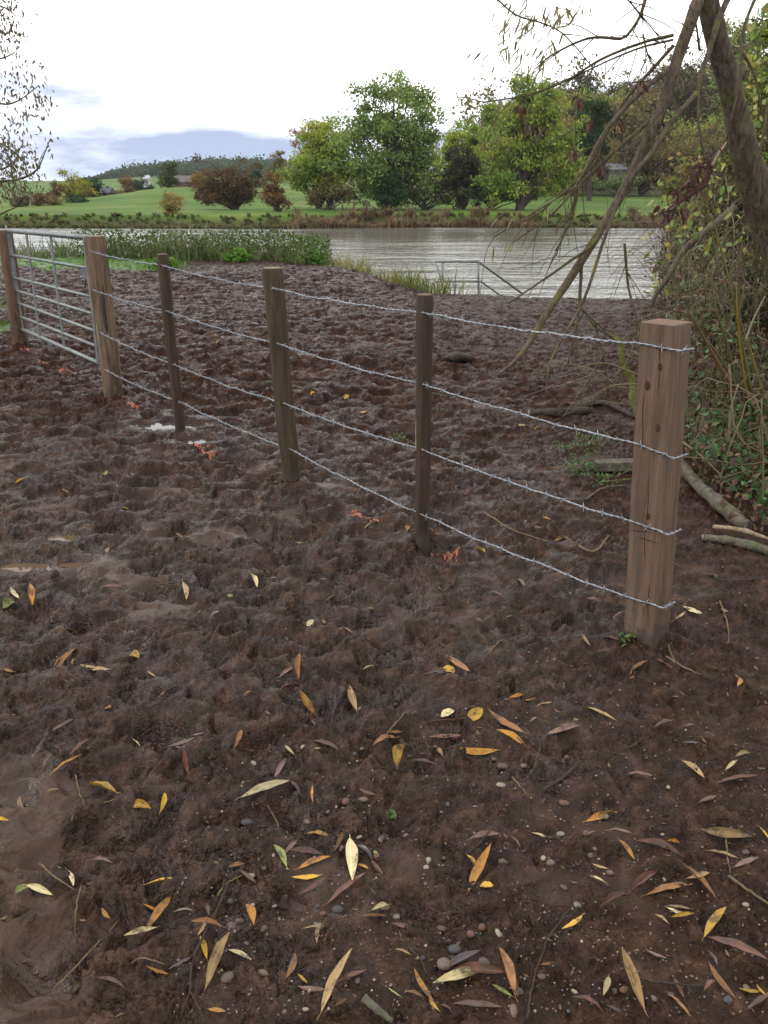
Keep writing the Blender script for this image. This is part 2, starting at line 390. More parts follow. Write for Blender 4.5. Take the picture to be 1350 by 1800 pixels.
def bark_mat(name, c1, c2, c3=None, sc_=(14, 14, 3), lich=0.0, bstr=0.8):
    m, t, b, o = new_mat(name)
    v = N(t, 'ShaderNodeTexCoord').outputs['Object']
    mpn = N(t, 'ShaderNodeMapping'); mpn.inputs['Scale'].default_value = sc_; t.links.new(v, mpn.inputs[0])
    n1 = noise(t, 3, 6, 0.65, mpn.outputs[0], 0.4); r = ramp(t, [(0.32, c1), (0.68, c2)]); L(t, n1, 0, r, 0); last = r.outputs[0]
    if c3:
        n2 = noise(t, 6, 4, 0.6, v); r2 = ramp(t, [(0.52, 0.0), (0.66, lich)]); L(t, n2, 0, r2, 0)
        mx = mixc(t); L(t, r2, 0, mx, 0); t.links.new(last, mx.inputs[6]); mx.inputs[7].default_value = (*c3, 1); last = mx.outputs[2]
    t.links.new(last, b.inputs['Base Color']); b.inputs['Roughness'].default_value = 0.85; b.inputs['Specular IOR Level'].default_value = 0.2
    bump(t, n1.outputs[0], bstr, 0.02, b)
    return m
M_BARKF = bark_mat('far_bark', (0.03, 0.024, 0.018), (0.075, 0.06, 0.045), sc_=(2, 2, .6))
M_WILLOW = bark_mat('willow_bark', (0.026, 0.020, 0.014), (0.115, 0.092, 0.064), (0.09, 0.10, 0.036), (16, 16, 4), 0.75)
M_LIMB = bark_mat('limb_bark', (0.036, 0.028, 0.019), (0.125, 0.10, 0.068), (0.15, 0.13, 0.036), (16, 16, 7), 0.6)
M_TWIG = bark_mat('twig_bark', (0.035, 0.028, 0.016), (0.095, 0.078, 0.04), (0.11, 0.10, 0.034), (20, 20, 8), 0.5)
M_TORN = bark_mat('torn_wood', (0.035, 0.016, 0.013), (0.11, 0.055, 0.042), None, (30, 30, 6))
M_PALEW = bark_mat('stripped_wood', (0.13, 0.095, 0.06), (0.27, 0.21, 0.14), None, (30, 30, 6), bstr=0.4)
M_LOG = bark_mat('grey_log_bark', (0.035, 0.030, 0.021), (0.125, 0.11, 0.082), (0.06, 0.075, 0.028), (9, 9, 9), 0.7)
M_DARKLOG = bark_mat('wet_log_bark', (0.018, 0.014, 0.012), (0.055, 0.042, 0.036), None, (8, 8, 8))
M_MOSS = bark_mat('mossy_bark', (0.05, 0.052, 0.016), (0.125, 0.125, 0.032), (0.06, 0.05, 0.03), (10, 10, 10), 0.6)

def post_mat(name, dark, mid, lite, stain, stripes=1.0):
    m, t, b, o = new_mat(name)
    v = N(t, 'ShaderNodeTexCoord').outputs['Object']
    mpn = N(t, 'ShaderNodeMapping'); mpn.inputs['Scale'].default_value = (26, 26, 1.6); t.links.new(v, mpn.inputs[0])
    n1 = noise(t, 2.2, 7, 0.65, mpn.outputs[0], 0.6)
    r = ramp(t, [(0.28, dark), (0.5, mid), (0.75, lite)]); L(t, n1, 0, r, 0)
    mp2 = N(t, 'ShaderNodeMapping'); mp2.inputs['Scale'].default_value = (7, 7, 1.5); t.links.new(v, mp2.inputs[0])
    n2 = noise(t, 1.6, 4, 0.6, mp2.outputs[0]); r2 = ramp(t, [(0.5, 0.0), (0.63, 0.85 * stripes)]); L(t, n2, 0, r2, 0)
    mx = mixc(t); L(t, r2, 0, mx, 0); L(t, r, 0, mx, 6); mx.inputs[7].default_value = (*stain, 1)
    # mud splashed on the foot
    sp = N(t, 'ShaderNodeSeparateXYZ'); t.links.new(v, sp.inputs[0])
    n3 = noise(t, 11, 5, 0.72, v); ad = math_n(t, 'MULTIPLY_ADD', b=0.55); L(t, n3, 0, ad, 0); ad.inputs[2].default_value = -0.20
    su = math_n(t, 'SUBTRACT'); L(t, ad, 0, su, 0); L(t, sp, 2, su, 1)
    r3 = ramp(t, [(0.0, 0.0), (0.05, 0.8)]); L(t, su, 0, r3, 0)
    mx2 = mixc(t); L(t, r3, 0, mx2, 0); L(t, mx, 2, mx2, 6); mx2.inputs[7].default_value = (0.04, 0.029, 0.024, 1)
    L(t, mx2, 2, b, 'Base Color'); b.inputs['Roughness'].default_value = 0.7; b.inputs['Specular IOR Level'].default_value = 0.3
    bump(t, n1.outputs[0], 0.5, 0.006, b)
    return m
M_POSTD = post_mat('treated_post_dark', (0.016, 0.009, 0.0055), (0.034, 0.0195, 0.011), (0.062, 0.038, 0.023), (0.019, 0.0115, 0.007))
M_POSTG = post_mat('treated_post_green', (0.018, 0.0125, 0.007), (0.042, 0.029, 0.0165), (0.080, 0.057, 0.034), (0.022, 0.016, 0.009))
M_GPOST = post_mat('gate_post_wood', (0.04, 0.025, 0.015), (0.10, 0.065, 0.038), (0.18, 0.128, 0.08), (0.03, 0.019, 0.012))
M_GPOST2 = post_mat('gate_post_red', (0.035, 0.019, 0.012), (0.08, 0.044, 0.027), (0.13, 0.08, 0.05), (0.026, 0.017, 0.011))
M_SAWN = post_mat('sawn_timber', (0.052, 0.032, 0.0205), (0.096, 0.061, 0.041), (0.138, 0.093, 0.064), (0.056, 0.036, 0.025), 0.8)

def metal_mat(name, col, rough, metal, dirt=0.4):
    m, t, b, o = new_mat(name)
    v = N(t, 'ShaderNodeTexCoord').outputs['Object']; n1 = noise(t, 9, 5, 0.65, v)
    r = ramp(t, [(0.35, tuple(c * (1 - dirt) for c in col)), (0.65, col)]); L(t, n1, 0, r, 0); L(t, r, 0, b, 'Base Color')
    b.inputs['Metallic'].default_value = metal; b.inputs['Roughness'].default_value = rough
    return m
M_GALV = metal_mat('galvanised_steel', (0.17, 0.182, 0.185), 0.5, 0.5, 0.35)
M_WIRE = metal_mat('galvanised_wire', (0.30, 0.325, 0.36), 0.38, 0.7, 0.35)

# ------------------------------------------------------------------ muddy ground near the camera
def turf_mask(x, y):
    return np.maximum(sstep(-(x + 5.3 + (y - 12.6) * 0.42) + 0.5 * fbm(x, y, 0.8, 2, 88), 0, 0.5) * sstep(y, 9.6, 10.4),
                      sstep(y + 0.8 * fbm(x, y, 0.9, 2, 89), 18.8, 19.6) * sstep(-x, 4.2, 5.2))
def fan_half(y): return 0.95 + 0.50 * y
NV, NU = 960, 800
vy = 0.95 * (25.5 / 0.95) ** (np.arange(NV) / (NV - 1))
uu = np.linspace(-1, 1, NU)
GY = np.repeat(vy[:, None], NU, 1); GX = uu[None, :] * fan_half(vy)[:, None]
z, mc, msm, mwet, mpit = mud_h(GX.ravel(), GY.ravel(), True)
ii = (np.arange(NV - 1)[:, None] * NU + np.arange(NU - 1)[None, :]).ravel()
FQ = np.stack([ii, ii + 1, ii + NU + 1, ii + NU], -1)
gx, gy = GX.ravel(), GY.ravel()
me = mesh_np('muddy_ground', np.stack([gx, gy, z], -1), FQ, None, M_MUD, True, None,
             {'smear': 0.6 * msm * (0.5 + 0.5 * mc), 'wet': np.clip(mwet + 0.55 * mpit * mc + 0.35 * mc, 0, 1),
              'red': sstep(gy, 3.2, 8.0), 'turf': turf_mask(gx, gy)})
tag(obj('muddy_ground', me), kind='structure')

# wide terrain sheet: land behind, river bed, far bank, meadows, hills
def graded(segs):
    out = []
    for a, b, s in segs: out.append(np.arange(a, b, s))
    return np.concatenate(out + [np.array([segs[-1][1]])])
ty = graded([(-60, 0, 3), (0, 26, 0.5), (26, 78, 2), (78, 92, 0.45), (92, 260, 2.5), (260, 1000, 15), (1000, 3000, 100)])
txp = graded([(0, 16, 0.5), (16, 60, 1.2), (60, 200, 4), (200, 600, 12), (600, 2200, 80)])
tx = np.concatenate([-txp[:0:-1], txp])
TX, TY = np.meshgrid(tx, ty); TXr, TYr = TX.ravel(), TY.ravel()
tz = base_h(TXr, TYr)
infan = (TYr > 0.5) & (TYr < 25.6) & (np.abs(TXr) < fan_half(TYr) + 0.1)
tz = tz - np.where(infan, 0.28, np.where(TYr < 26, 0.03, 0.0)) - np.where(TYr <= 0.5, 0.10, 0)
tz = np.where((TYr > 24) & (TYr < 75), np.minimum(tz, WATER - 0.8), tz)
jj = (np.arange(len(ty) - 1)[:, None] * len(tx) + np.arange(len(tx) - 1)[None, :]).ravel()
TQ = np.stack([jj, jj + 1, jj + len(tx) + 1, jj + len(tx)], -1)
earth = np.clip((TYr < 40) * (1 - turf_mask(TXr, TYr)) + sstep(TYr, 60, 70) * (1 - sstep(TYr, far_edge(TXr) - 0.9, far_edge(TXr) + 0.4)), 0, 1)
wfl = sstep(TXr, 18, 40) * sstep(TYr, 150, 175) * (TXr > 0) + sstep(TYr, 640, 720) * sstep(TXr / np.maximum(TYr, 1), -0.31, -0.27)
me = mesh_np('ground', np.stack([TXr, TYr, tz], -1), TQ, None, M_TERR, True, None, {'earth': earth, 'woodfloor': np.clip(wfl, 0, 1)})
tag(obj('ground', me), kind='structure')

# ------------------------------------------------------------------ river, puddles and added water sheets for wet mud sheen
def water_material():
    m, t, b, o = new_mat('river_water')
    v = N(t, 'ShaderNodeTexCoord').outputs['Object']
    b.inputs['Base Color'].default_value = (0.11, 0.105, 0.092, 1); b.inputs['Roughness'].default_value = 0.11; b.inputs['IOR'].default_value = 1.55
    b.inputs['Specular IOR Level'].default_value = 0.5
    def layer(sx, sy, scale, det):
        mpn = N(t, 'ShaderNodeMapping'); mpn.inputs['Scale'].default_value = (sx, sy, 1); mpn.inputs['Rotation'].default_value = (0, 0, R(6)); t.links.new(v, mpn.inputs[0])
        return noise(t, scale, det, 0.6, mpn.outputs[0], 0.3)
    a = layer(0.22, 0.55, 1.0, 5); c = layer(0.5, 1, 3.0, 3); d = layer(0.03, 0.09, 1.0, 2)
    # gusts: some reaches are ruffled, others slick
    gr = ramp(t, [(0.38, 0.25), (0.62, 1.0)]); L(t, d, 0, gr, 0)
    ad = math_n(t, 'MULTIPLY_ADD', b=0.10); L(t, c, 0, ad, 0); L(t, a, 0, ad, 2)
    mu = math_n(t, 'MULTIPLY'); L(t, ad, 0, mu, 0); L(t, gr, 0, mu, 1)
    bump(t, mu.outputs[0], 1.0, 0.42, b)
    return m
xs = np.array([-150, -60, 0, 60, 150]); ys = np.array([12, 40, 60, 95])
RX, RY = np.meshgrid(xs, ys); kk = (np.arange(3)[:, None] * 5 + np.arange(4)[None, :]).ravel()
me = mesh_np('river', np.stack([RX.ravel(), RY.ravel(), np.full(RX.size, WATER)], -1), np.stack([kk, kk + 1, kk + 6, kk + 5], -1), None, water_material(), True)
tag(obj('river', me), 'wide rippled river reflecting the white sky', kind='structure')
def puddle_material(name, col):
    m, t, b, o = new_mat(name); b.inputs['Base Color'].default_value = (*col, 1); b.inputs['Roughness'].default_value = 0.04; b.inputs['IOR'].default_value = 1.33
    v = N(t, 'ShaderNodeTexCoord').outputs['Object']; n1 = noise(t, 18, 2, 0.5, v); bump(t, n1.outputs[0], 0.15, 0.01, b); return m
M_PUD = puddle_material('clear_puddle', (0.03, 0.024, 0.02)); M_PUDB = puddle_material('silty_puddle', (0.085, 0.055, 0.032))
for i, (cxy, rx, ry, dp) in enumerate(PUD):
    an = np.linspace(0, 2 * math.pi, 28, endpoint=False)
    lvl = float(base_h(np.array([cxy[0]]), np.array([cxy[1]]))[0]) - dp * 0.42
    V = [(0, 0, 0)] + [(1.5 * rx * math.cos(a), 1.7 * ry * math.sin(a), 0) for a in an]
    o = obj('puddle', mesh_np('puddle', V, None, [(0, q + 1, (q + 1) % 28 + 1) for q in range(28)], M_PUDB if i in (2, 3, 4) else M_PUD))  # the last two sheets only add the shine of wet mud
    o.location = (cxy[0], cxy[1], lvl)
    tag(o, kind='structure')

# ------------------------------------------------------------------ fence posts
def round_post(name, label, px0, py0, px1, py1, hw0, hw1, mat, grp, cap_mat, lean_y=0.0, seed=0):
    b = on_mud(px0, py0); Y = b[1]; top = P(px1, py1, Y + lean_y)
    root = thing(name, b, label, 'fence post', grp)
    r0, r1 = hw0 * mpp(Y), hw1 * mpp(Y)
    m, n = 46, 20
    ts = np.linspace(-0.16, 1, m); ang = np.arange(n) * 2 * math.pi / n
    V = []
    for i, t in enumerate(ts):
        c = b * (1 - t) + top * t; r = r0 * (1 - max(t, 0)) + r1 * max(t, 0)
        if i == m - 1: r *= 0.93
        e = np.array([perlin(np.array([math.cos(a) * 1.3 + seed * 3.1]), np.array([math.sin(a) * 1.3 + t * 2.2 + seed]), 5)[0] for a in ang]) if i % 1 == 0 else 0
        e2 = rng.normal(0, 0.006, n)
        rr = r * (1 + 0.07 * e + e2); wob = 0.05 * r0 * math.sin(t * 5 + seed)
        V += [(c[0] + wob + rr[k] * math.cos(ang[k]), c[1] + rr[k] * math.sin(ang[k]), c[2]) for k in range(n)]
    i = np.arange(m - 1)[:, None] * n; j = np.arange(n)[None, :]; k = (j + 1) % n
    Q = np.stack([i + j, i + k, i + n + k, i + n + j], -1).reshape(-1, 4)
    me = mesh_np('shaft', np.array(V) - b, Q, None, mat); obj('shaft', me, root)
    # sawn end with slight dome
    rim = np.array(V)[-n:]; cc = rim.mean(0)
    inner = cc + (rim - cc) * 0.93 + np.array([0, 0, 0.002]); inner2 = cc + (rim - cc) * 0.5 + np.array([0, 0, 0.0045])
    Vc = np.vstack([rim + np.array([0, 0, -0.001]), inner, inner2, [cc + np.array([0, 0, 0.005])]])
    qs = [(k, (k + 1) % n, n + (k + 1) % n, n + k) for k in range(n)] + [(n + k, n + (k + 1) % n, 2 * n + (k + 1) % n, 2 * n + k) for k in range(n)]
    obj('sawn_end', mesh_np('sawn_end', Vc - b, qs, [(3 * n, 2 * n + k, 2 * n + (k + 1) % n) for k in range(n)], cap_mat), root)
    return root, b, top, r0, r1
M_END = bark_mat('weathered_end_grain', (0.09, 0.065, 0.045), (0.22, 0.17, 0.12), None, (30, 30, 30), bstr=0.3)
M_ENDD = bark_mat('dark_end_grain', (0.06, 0.042, 0.03), (0.13, 0.095, 0.065), None, (30, 30, 30), bstr=0.3)
FP = 'round posts of the barbed wire fence'
gp = round_post('gate_post', 'thick pale stripped round post with dark bark patch where gate meets wire fence', 200, 697, 167, 415, 17.5, 18.5, M_GPOST, FP, M_END, 0, 1)
p2 = round_post('fence_post', 'thinnest dark round fence post, second from the gate, standing by the white puddle', 318, 765, 285, 447, 9.5, 10, M_POSTD, FP, M_ENDD, 0, 2)
p3 = round_post('fence_post', 'thick greenish brown leaning round fence post in the middle of the wire fence', 513, 843, 478, 471, 16.5, 18.5, M_POSTG, FP, M_END, 0, 3)
p4 = round_post('fence_post', 'slim dark brown upright round fence post with orange paint at its foot', 743, 947, 746, 518, 13, 14.5, M_POSTD, FP, M_ENDD, 0, 4)
lp = round_post('gate_post', 'reddish brown round gate post at the left edge of the picture', 38, 612, 8, 405, 14, 13, M_GPOST2, FP, M_ENDD, 0, 5)

# pale torn strip on the thick gate post and staples
def strip_on(root, b, top, r0, t0, t1, ang, w, mat, name):
    mb = MB(); pts = []
    for t in np.linspace(t0, t1, 8):
        c = b * (1 - t) + top * t; a = ang + 0.15 * math.sin(t * 9)
        pts.append(c + np.array([math.cos(a), math.sin(a), 0]) * (r0 * 1.015))
    mb.tube(pts, [w * s for s in (0.2, 0.8, 1, .9, 1, .8, .6, .2)], 6); mb.build(name, mat, root)
strip_on(gp[0], gp[1], gp[2], gp[3], 0.34, 0.48, R(-118), 0.011, M_PALEW, 'torn_strip')
strip_on(gp[0], gp[1], gp[2], gp[3], 0.42, 0.72, R(-62), 0.016, M_DARKLOG, 'bark_patch')
strip_on(p4[0], p4[1], p4[2], p4[3], 0.38, 0.52, R(-160), 0.006, M_PALEW, 'torn_strip')

# square corner post
sb = on_mud(1136, 1112); SQY = sb[1]
tb = P(1171, 567, SQY + 0.02)
sq = thing('corner_post', sb, 'square sawn brown timber post at the right end of the wire fence', 'fence post')
phi = R(-135); nF = np.array([math.cos(phi), math.sin(phi), 0]); nR = np.array([math.cos(phi + math.pi / 2), math.sin(phi + math.pi / 2), 0])
HW = 0.063
V = []; Q = []
ring = []
bev = 0.006
prof = [(-1, -1, 1, 0), (-1, -1, 0, 1), (1, -1, 0, 1), (1, -1, 1, 0), (1, 1, 1, 0), (1, 1, 0, 1), (-1, 1, 0, 1), (-1, 1, 1, 0)]
pr = [(-HW + bev, -HW), (HW - bev, -HW), (HW, -HW + bev), (HW, HW - bev), (HW - bev, HW), (-HW + bev, HW), (-HW, HW - bev), (-HW, -HW + bev)]
ms = 40
for i in range(ms):
    t = -0.2 + 1.2 * i / (ms - 1); c = sb * (1 - t) + tb * t
    for (a, q) in pr:
        e = 1 + 0.006 * math.sin(7 * t + a * 40) + random.gauss(0, 0.003)
        V.append(c + nR * a * e - nF * q * e * 1.0)
for i in range(ms - 1):
    for k in range(8): Q.append((i * 8 + k, i * 8 + (k + 1) % 8, i * 8 + 8 + (k + 1) % 8, i * 8 + 8 + k))
V = np.array(V)
obj('shaft', mesh_np('shaft', V - sb, Q, None, M_SAWN, False), sq)
topr = V[-8:]; cc = topr.mean(0)
Vc = np.vstack([topr, cc + (topr - cc) * 0.95 + np.array([0, 0, 0.003]), [cc + np.array([0, 0, 0.004])]])
obj('sawn_end', mesh_np('sawn_end', Vc - sb, [(k, (k + 1) % 8, 8 + (k + 1) % 8, 8 + k) for k in range(8)], [(16, 8 + k, 8 + (k + 1) % 8) for k in range(8)],
    bark_mat('sawn_end_grain', (0.085, 0.05, 0.032), (0.16, 0.10, 0.068), None, (25, 25, 25), bstr=0.3), False), sq)
# two dark knots and a drying crack on the front face
for (fx, fz, rr) in ((-0.02, 0.82, 0.011), (0.022, 0.88, 0.009), (0.028, 0.70, 0.010), (0.012, 0.42, 0.009)):
    c = sb + (tb - sb) * fz + nF * (HW + 0.0006) + nR * fx
    an = np.linspace(0, 2 * math.pi, 12, endpoint=False)
    Vk = [c + nF * 0.0012] + [c + nR * rr * math.cos(a) + np.array([0, 0, 1.5 * rr * math.sin(a)]) for a in an]
    obj('knot', mesh_np('knot', np.array(Vk) - sb, None, [(0, 1 + k, 1 + (k + 1) % 12) for k in range(12)], M_KNOT if 'M_KNOT' in globals() else globals().setdefault('M_KNOT', bark_mat('knot_wood', (0.018, 0.011, 0.008), (0.05, 0.03, 0.02), None, (60, 60, 60), bstr=0.2))), sq)

M_CRACK = bark_mat('wood_crack', (0.010, 0.006, 0.004), (0.02, 0.012, 0.009), None, (30, 30, 30), bstr=0.1)
for (fx, z0, z1) in ((0.006, 0.28, 0.55), (-0.03, 0.62, 0.80), (0.035, 0.08, 0.2), (0.018, 0.80, 0.97)):
    pts = [sb + (tb - sb) * t + nF * (HW + 0.0004) + nR * (fx + 0.003 * math.sin(t * 31)) for t in np.linspace(z0, z1, 9)]
    mb = MB(); mb.tube(pts, [0.0003, .0009, .0013, .0012, .0014, .001, .0012, .0008, .0003], 5); mb.build('drying_crack', M_CRACK, sq)
for (fz, a0, a1, dz) in ((0.36, -0.055, 0.03, 0.012), (0.345, -0.02, 0.058, -0.004)):
    pts = [sb + (tb - sb) * fz + nF * (HW + 0.0004) + nR * u + np.array([0, 0, dz * (u - a0) * 12 + 0.002 * math.sin(u * 260)]) for u in np.linspace(a0, a1, 9)]
    mb = MB(); mb.tube(pts, [0.0004, .001, .0013, .001, .0012, .0014, .001, .0008, .0003], 5); mb.build('scratch', M_CRACK, sq)

# ------------------------------------------------------------------ barbed wire: four strands
def sq_front(px, py, off=0.006):
    d = ray(px, py); o0 = np.array([0, 0, CAMH])
    zc = 0.6
    for _ in range(4):
        c = sb + (tb - sb) * ((zc - sb[2]) / (tb[2] - sb[2])); c0 = c + nF * (HW + off)
        t = np.dot(nF, c0 - o0) / np.dot(nF, d); p = o0 + d * t; zc = p[2]
    return p
def post_pt(post, px, py):
    root, b, top, r0, r1 = post
    pc = P(px, py, b[1]); t = (pc[2] - b[2]) / (top[2] - b[2]); r = r0 * (1 - t) + r1 * t
    return P(px, py, b[1] - r - 0.006)
WIRES = [
    ('topmost', (158, 441), (284, 466), (480, 507), (745, 550), (1133, 605), (1186, 615)),
    ('second highest', (163, 509), (295, 547), (488, 604), (745, 676), (1120, 780), (1176, 803)),
    ('third', (175, 584), (306, 641), (499, 709), (744, 791), (1112, 917), (1166, 937)),
    ('lowest', (184, 650), (315, 706), (509, 789), (742, 905), (1102, 1049), (1156, 1066))]
bm_ = MB()
for q in range(2):                      # a wrapped barb: coil and four points
    a = q * 1.2 + 0.4
    for sgn in (-1, 1):
        d = np.array([0, math.cos(a), math.sin(a)]) * sgn
        bm_.tube([np.array([sgn * 0.003, 0, 0]), d * 0.007 + np.array([sgn * 0.004, 0, 0]), d * 0.017 + np.array([sgn * 0.009, 0, 0])], [0.0017, 0.0016, 0.0005], 4, False)
th = np.linspace(0, 4.5 * math.pi, 15)
bm_.tube(np.stack([np.linspace(-0.007, 0.007, 15), 0.0052 * np.cos(th), 0.0052 * np.sin(th)], -1), 0.0015, 4, False)
BARB = mesh_np('barb', np.vstack(bm_.V), np.vstack(bm_.Q), None, M_WIRE)
STAPLE = MB(); STAPLE.tube(spline([(-0.006, 0.006, 0), (-0.006, -0.004, 0), (0, -0.0075, 0), (0.006, -0.004, 0), (0.006, 0.006, 0)], 3), 0.0016, 5); STAPLE = mesh_np('staple', np.vstack(STAPLE.V), np.vstack(STAPLE.Q), None, M_GALV)
for name, a, b2_, c3, d4, e5, f6 in WIRES:
    K = [post_pt(gp, *a), post_pt(p2, *b2_), post_pt(p3, *c3), post_pt(p4, *d4), sq_front(*e5), sq_front(*f6)]
    # wrap round the near edge of the square post and on along its right side
    edge = K[-1]; K.append(edge + nR * 0.022 - nF * 0.004); corner = K[-1]
    root = thing('barbed_wire', K[0], f'{name} galvanised barbed wire strand of the fence', 'barbed wire', 'barbed wire strands of the fence')
    path = []
    for s in range(len(K) - 1):
        L0 = np.linalg.norm(K[s + 1] - K[s]); n = max(4, int(L0 / 0.0075)); tt = np.arange(n) / n
        sag = -0.010 * L0 * 4 * tt * (1 - tt) * (L0 > 0.3)
        seg = K[s] * (1 - tt[:, None]) + K[s + 1] * tt[:, None]
        wob = 0.006 * perlin(tt * L0 * 4.5 + s * 9, tt * 0 + len(name), 3) + 0.003 * perlin(tt * L0 * 13 + s * 5, tt * 0 + 2, 4)
        seg[:, 2] += sag + wob * sstep(np.minimum(tt, 1 - tt), 0, 0.06)
        path.append(seg)
    path = np.vstack(path + [K[-1][None]])
    # tail along the right-hand face
    tail = [path[-1] + (-nF) * u + nR * 0.0 + np.array([0, 0, -0.004 * u * 10]) for u in (0.02, 0.05, 0.085)]
    path = np.vstack([path, np.array(spline([path[-1]] + tail, 6))[1:]])
    ln = np.concatenate([[0], np.cumsum(np.linalg.norm(np.diff(path, axis=0), axis=1))])
    tan = np.gradient(path, axis=0); tan /= np.linalg.norm(tan, axis=1)[:, None]
    side = np.cross(tan, [0, 0, 1.0]); side /= np.linalg.norm(side, axis=1)[:, None]; upv = np.cross(side, tan)
    ph = ln / 0.058 * 2 * math.pi
    for k in range(2):
        mb = MB(); off = 0.0021 * (np.cos(ph + k * math.pi)[:, None] * side + np.sin(ph + k * math.pi)[:, None] * upv)
        mb.tube(path + off, 0.0017, 5); mb.build('line_wire', M_WIRE, root)
    s = 0.05 + rng.uniform(0, 0.05)
    while s < ln[-1] - 0.03:
        i = int(np.searchsorted(ln, s)); x, y_, z_ = Vector(tan[i]), Vector(side[i]), Vector(upv[i])
        o = obj('barb', BARB, root); rot = Matrix((x, y_, z_)).transposed().to_4x4()
        o.matrix_local = Matrix.Translation(Vector(path[i] - K[0])) @ rot @ Matrix.Rotation(rng.uniform(0, 6.28), 4, 'X')
        s += rng.uniform(0.088, 0.104)
    for q in range(4):
        o = obj('staple', STAPLE, root); o.location = Vector(K[q] - K[0]); o.rotation_euler = (0, R(90) + rng.normal(0, 0.3), 0)
# plain strand running on to the left from the far gate post
A0 = P(12, 500, lp[1][1] - 0.02); 
for nm, pxy in (('upper', (2, 480)), ('lower', (4, 575))):
    A0 = P(30, pxy[1], lp[1][1] - 0.1); A1 = A0 + np.array([-4.0, 1.6, 0.03])
    root = thing('fence_wire', A0, f'{nm} plain wire running left from the gate post at the picture edge', 'fence wire')
    mb = MB(); mb.tube([A0, (A0 + A1) / 2 + np.array([0, 0, -0.03]), A1], 0.003, 5); mb.build('line_wire', M_GALV, root)

# ------------------------------------------------------------------ field gate
A = lp[1] + np.array([0.10, -0.12, 0]); B = gp[1] + np.array([-0.02, 0.10, 0])
gate = thing('field_gate', A, 'galvanised seven bar metal field gate between two wooden posts', 'gate')
gdir = (B - A)[:2]; gl = np.linalg.norm(gdir); gdir /= gl
def gpt(px, py): return PL(px, py, A, B)
rails = [((16, 405.5), (150, 417), 0.024), ((18, 448), (154, 471), 0.014), ((24, 488), (158, 521), 0.014), ((28, 510.5), (164, 552), 0.014),
         ((31, 532.5), (170, 583), 0.014), ((34, 556), (173, 610), 0.014), ((35, 577), (178, 640), 0.019)]
ends = []
for (a, b_, r) in rails:
    q0, q1 = gpt(*a), gpt(*b_); dirn = (q1 - q0) / np.linalg.norm(q1 - q0)
    mb = MB(); mb.tube([q0, (q0 + q1) / 2, q1 + dirn * 0.12], r, 10); mb.build('rail', M_GALV, gate); ends.append((q0, q1))
def stile(t, w, d, name='upright'):
    top = ends[0][0] * (1 - t) + ends[0][1] * t; bot = ends[-1][0] * (1 - t) + ends[-1][1] * t
    mb = MB(); c = (top + bot) / 2; c[:2] = (top[:2] + bot[:2]) / 2
    M = np.array([[gdir[0], -gdir[1], 0], [gdir[1], gdir[0], 0], [0, 0, 1]])
    h = (top[2] - bot[2]) / 2
    mb.box(np.array([c[0] + gdir[1] * -0.0 + (-gdir[1]) * -d * 1.2, c[1] + gdir[0] * -d * 1.2, c[2]]) if d < 0.02 else c, (w, d, h), M); mb.build(name, M_GALV, gate, False)
stile(0.0, 0.028, 0.022); stile(1.0, 0.028, 0.022)
for t in (0.29, 0.61): stile(t, 0.03, 0.005)
# latch and hinge irons
mb = MB(); q = ends[0][0]; mb.tube([q, q + np.array([-gdir[0], -gdir[1], 0]) * 0.1], 0.012, 8); mb.tube([q + np.array([-gdir[0] * .1, -gdir[1] * .1, -0.08]), q + np.array([-gdir[0] * .1, -gdir[1] * .1, 0.05])], 0.010, 8)
mb.build('hinge', M_GALV, gate)
mb = MB(); q = ends[1][1] + np.array([0.0, 0, -0.02]); mb.box(q, (0.05, 0.02, 0.03)); mb.build('latch', M_GALV, gate, False)
# chain hanging at the latch side
mb = MB(); q = gpt(158, 500); th = np.linspace(0, math.pi, 14)
mb.tube([gpt(153, 490) + np.array([0, -.03, 0]), gpt(152, 503) + np.array([0, -.03, 0]), gpt(148, 507) + np.array([0, -.03, 0])], 0.006, 5); mb.build('chain', M_DARKLOG, gate)

# ------------------------------------------------------------------ handrail at the landing by the water
HY = 16.4
hr = thing('landing_handrail', (P(800, 515, HY)[0], HY, -1.0), 'galvanised tube handrail of a landing at the water edge', 'handrail')
def hrail(pts, r, nm):
    mb = MB(); mb.tube([P(x, y, HY + dy) for x, y, dy in pts], r, 8); mb.build(nm, M_GALV, hr)
hrail([(765, 460, 0), (802, 459.5, 0), (841, 460, 0)], 0.022, 'top_rail')
hrail([(841, 460, 0), (880, 488, 0.5), (918, 516, 1.0)], 0.022, 'sloping_rail')
hrail([(765, 460, 0), (773, 482, -0.1), (783, 515, -0.3)], 0.019, 'brace')
hrail([(765, 495, 0), (803, 495, 0), (845, 495, 0)], 0.017, 'lower_rail')
hrail([(845, 495, 0), (860, 505, 0.3), (880, 520, 0.7)], 0.017, 'sloping_rail')
for xx in (778, 841): hrail([(xx, 460, 0), (xx, 490, 0), (xx + 1, 540, 0), (xx + 1, 580, 0)], 0.02, 'post')
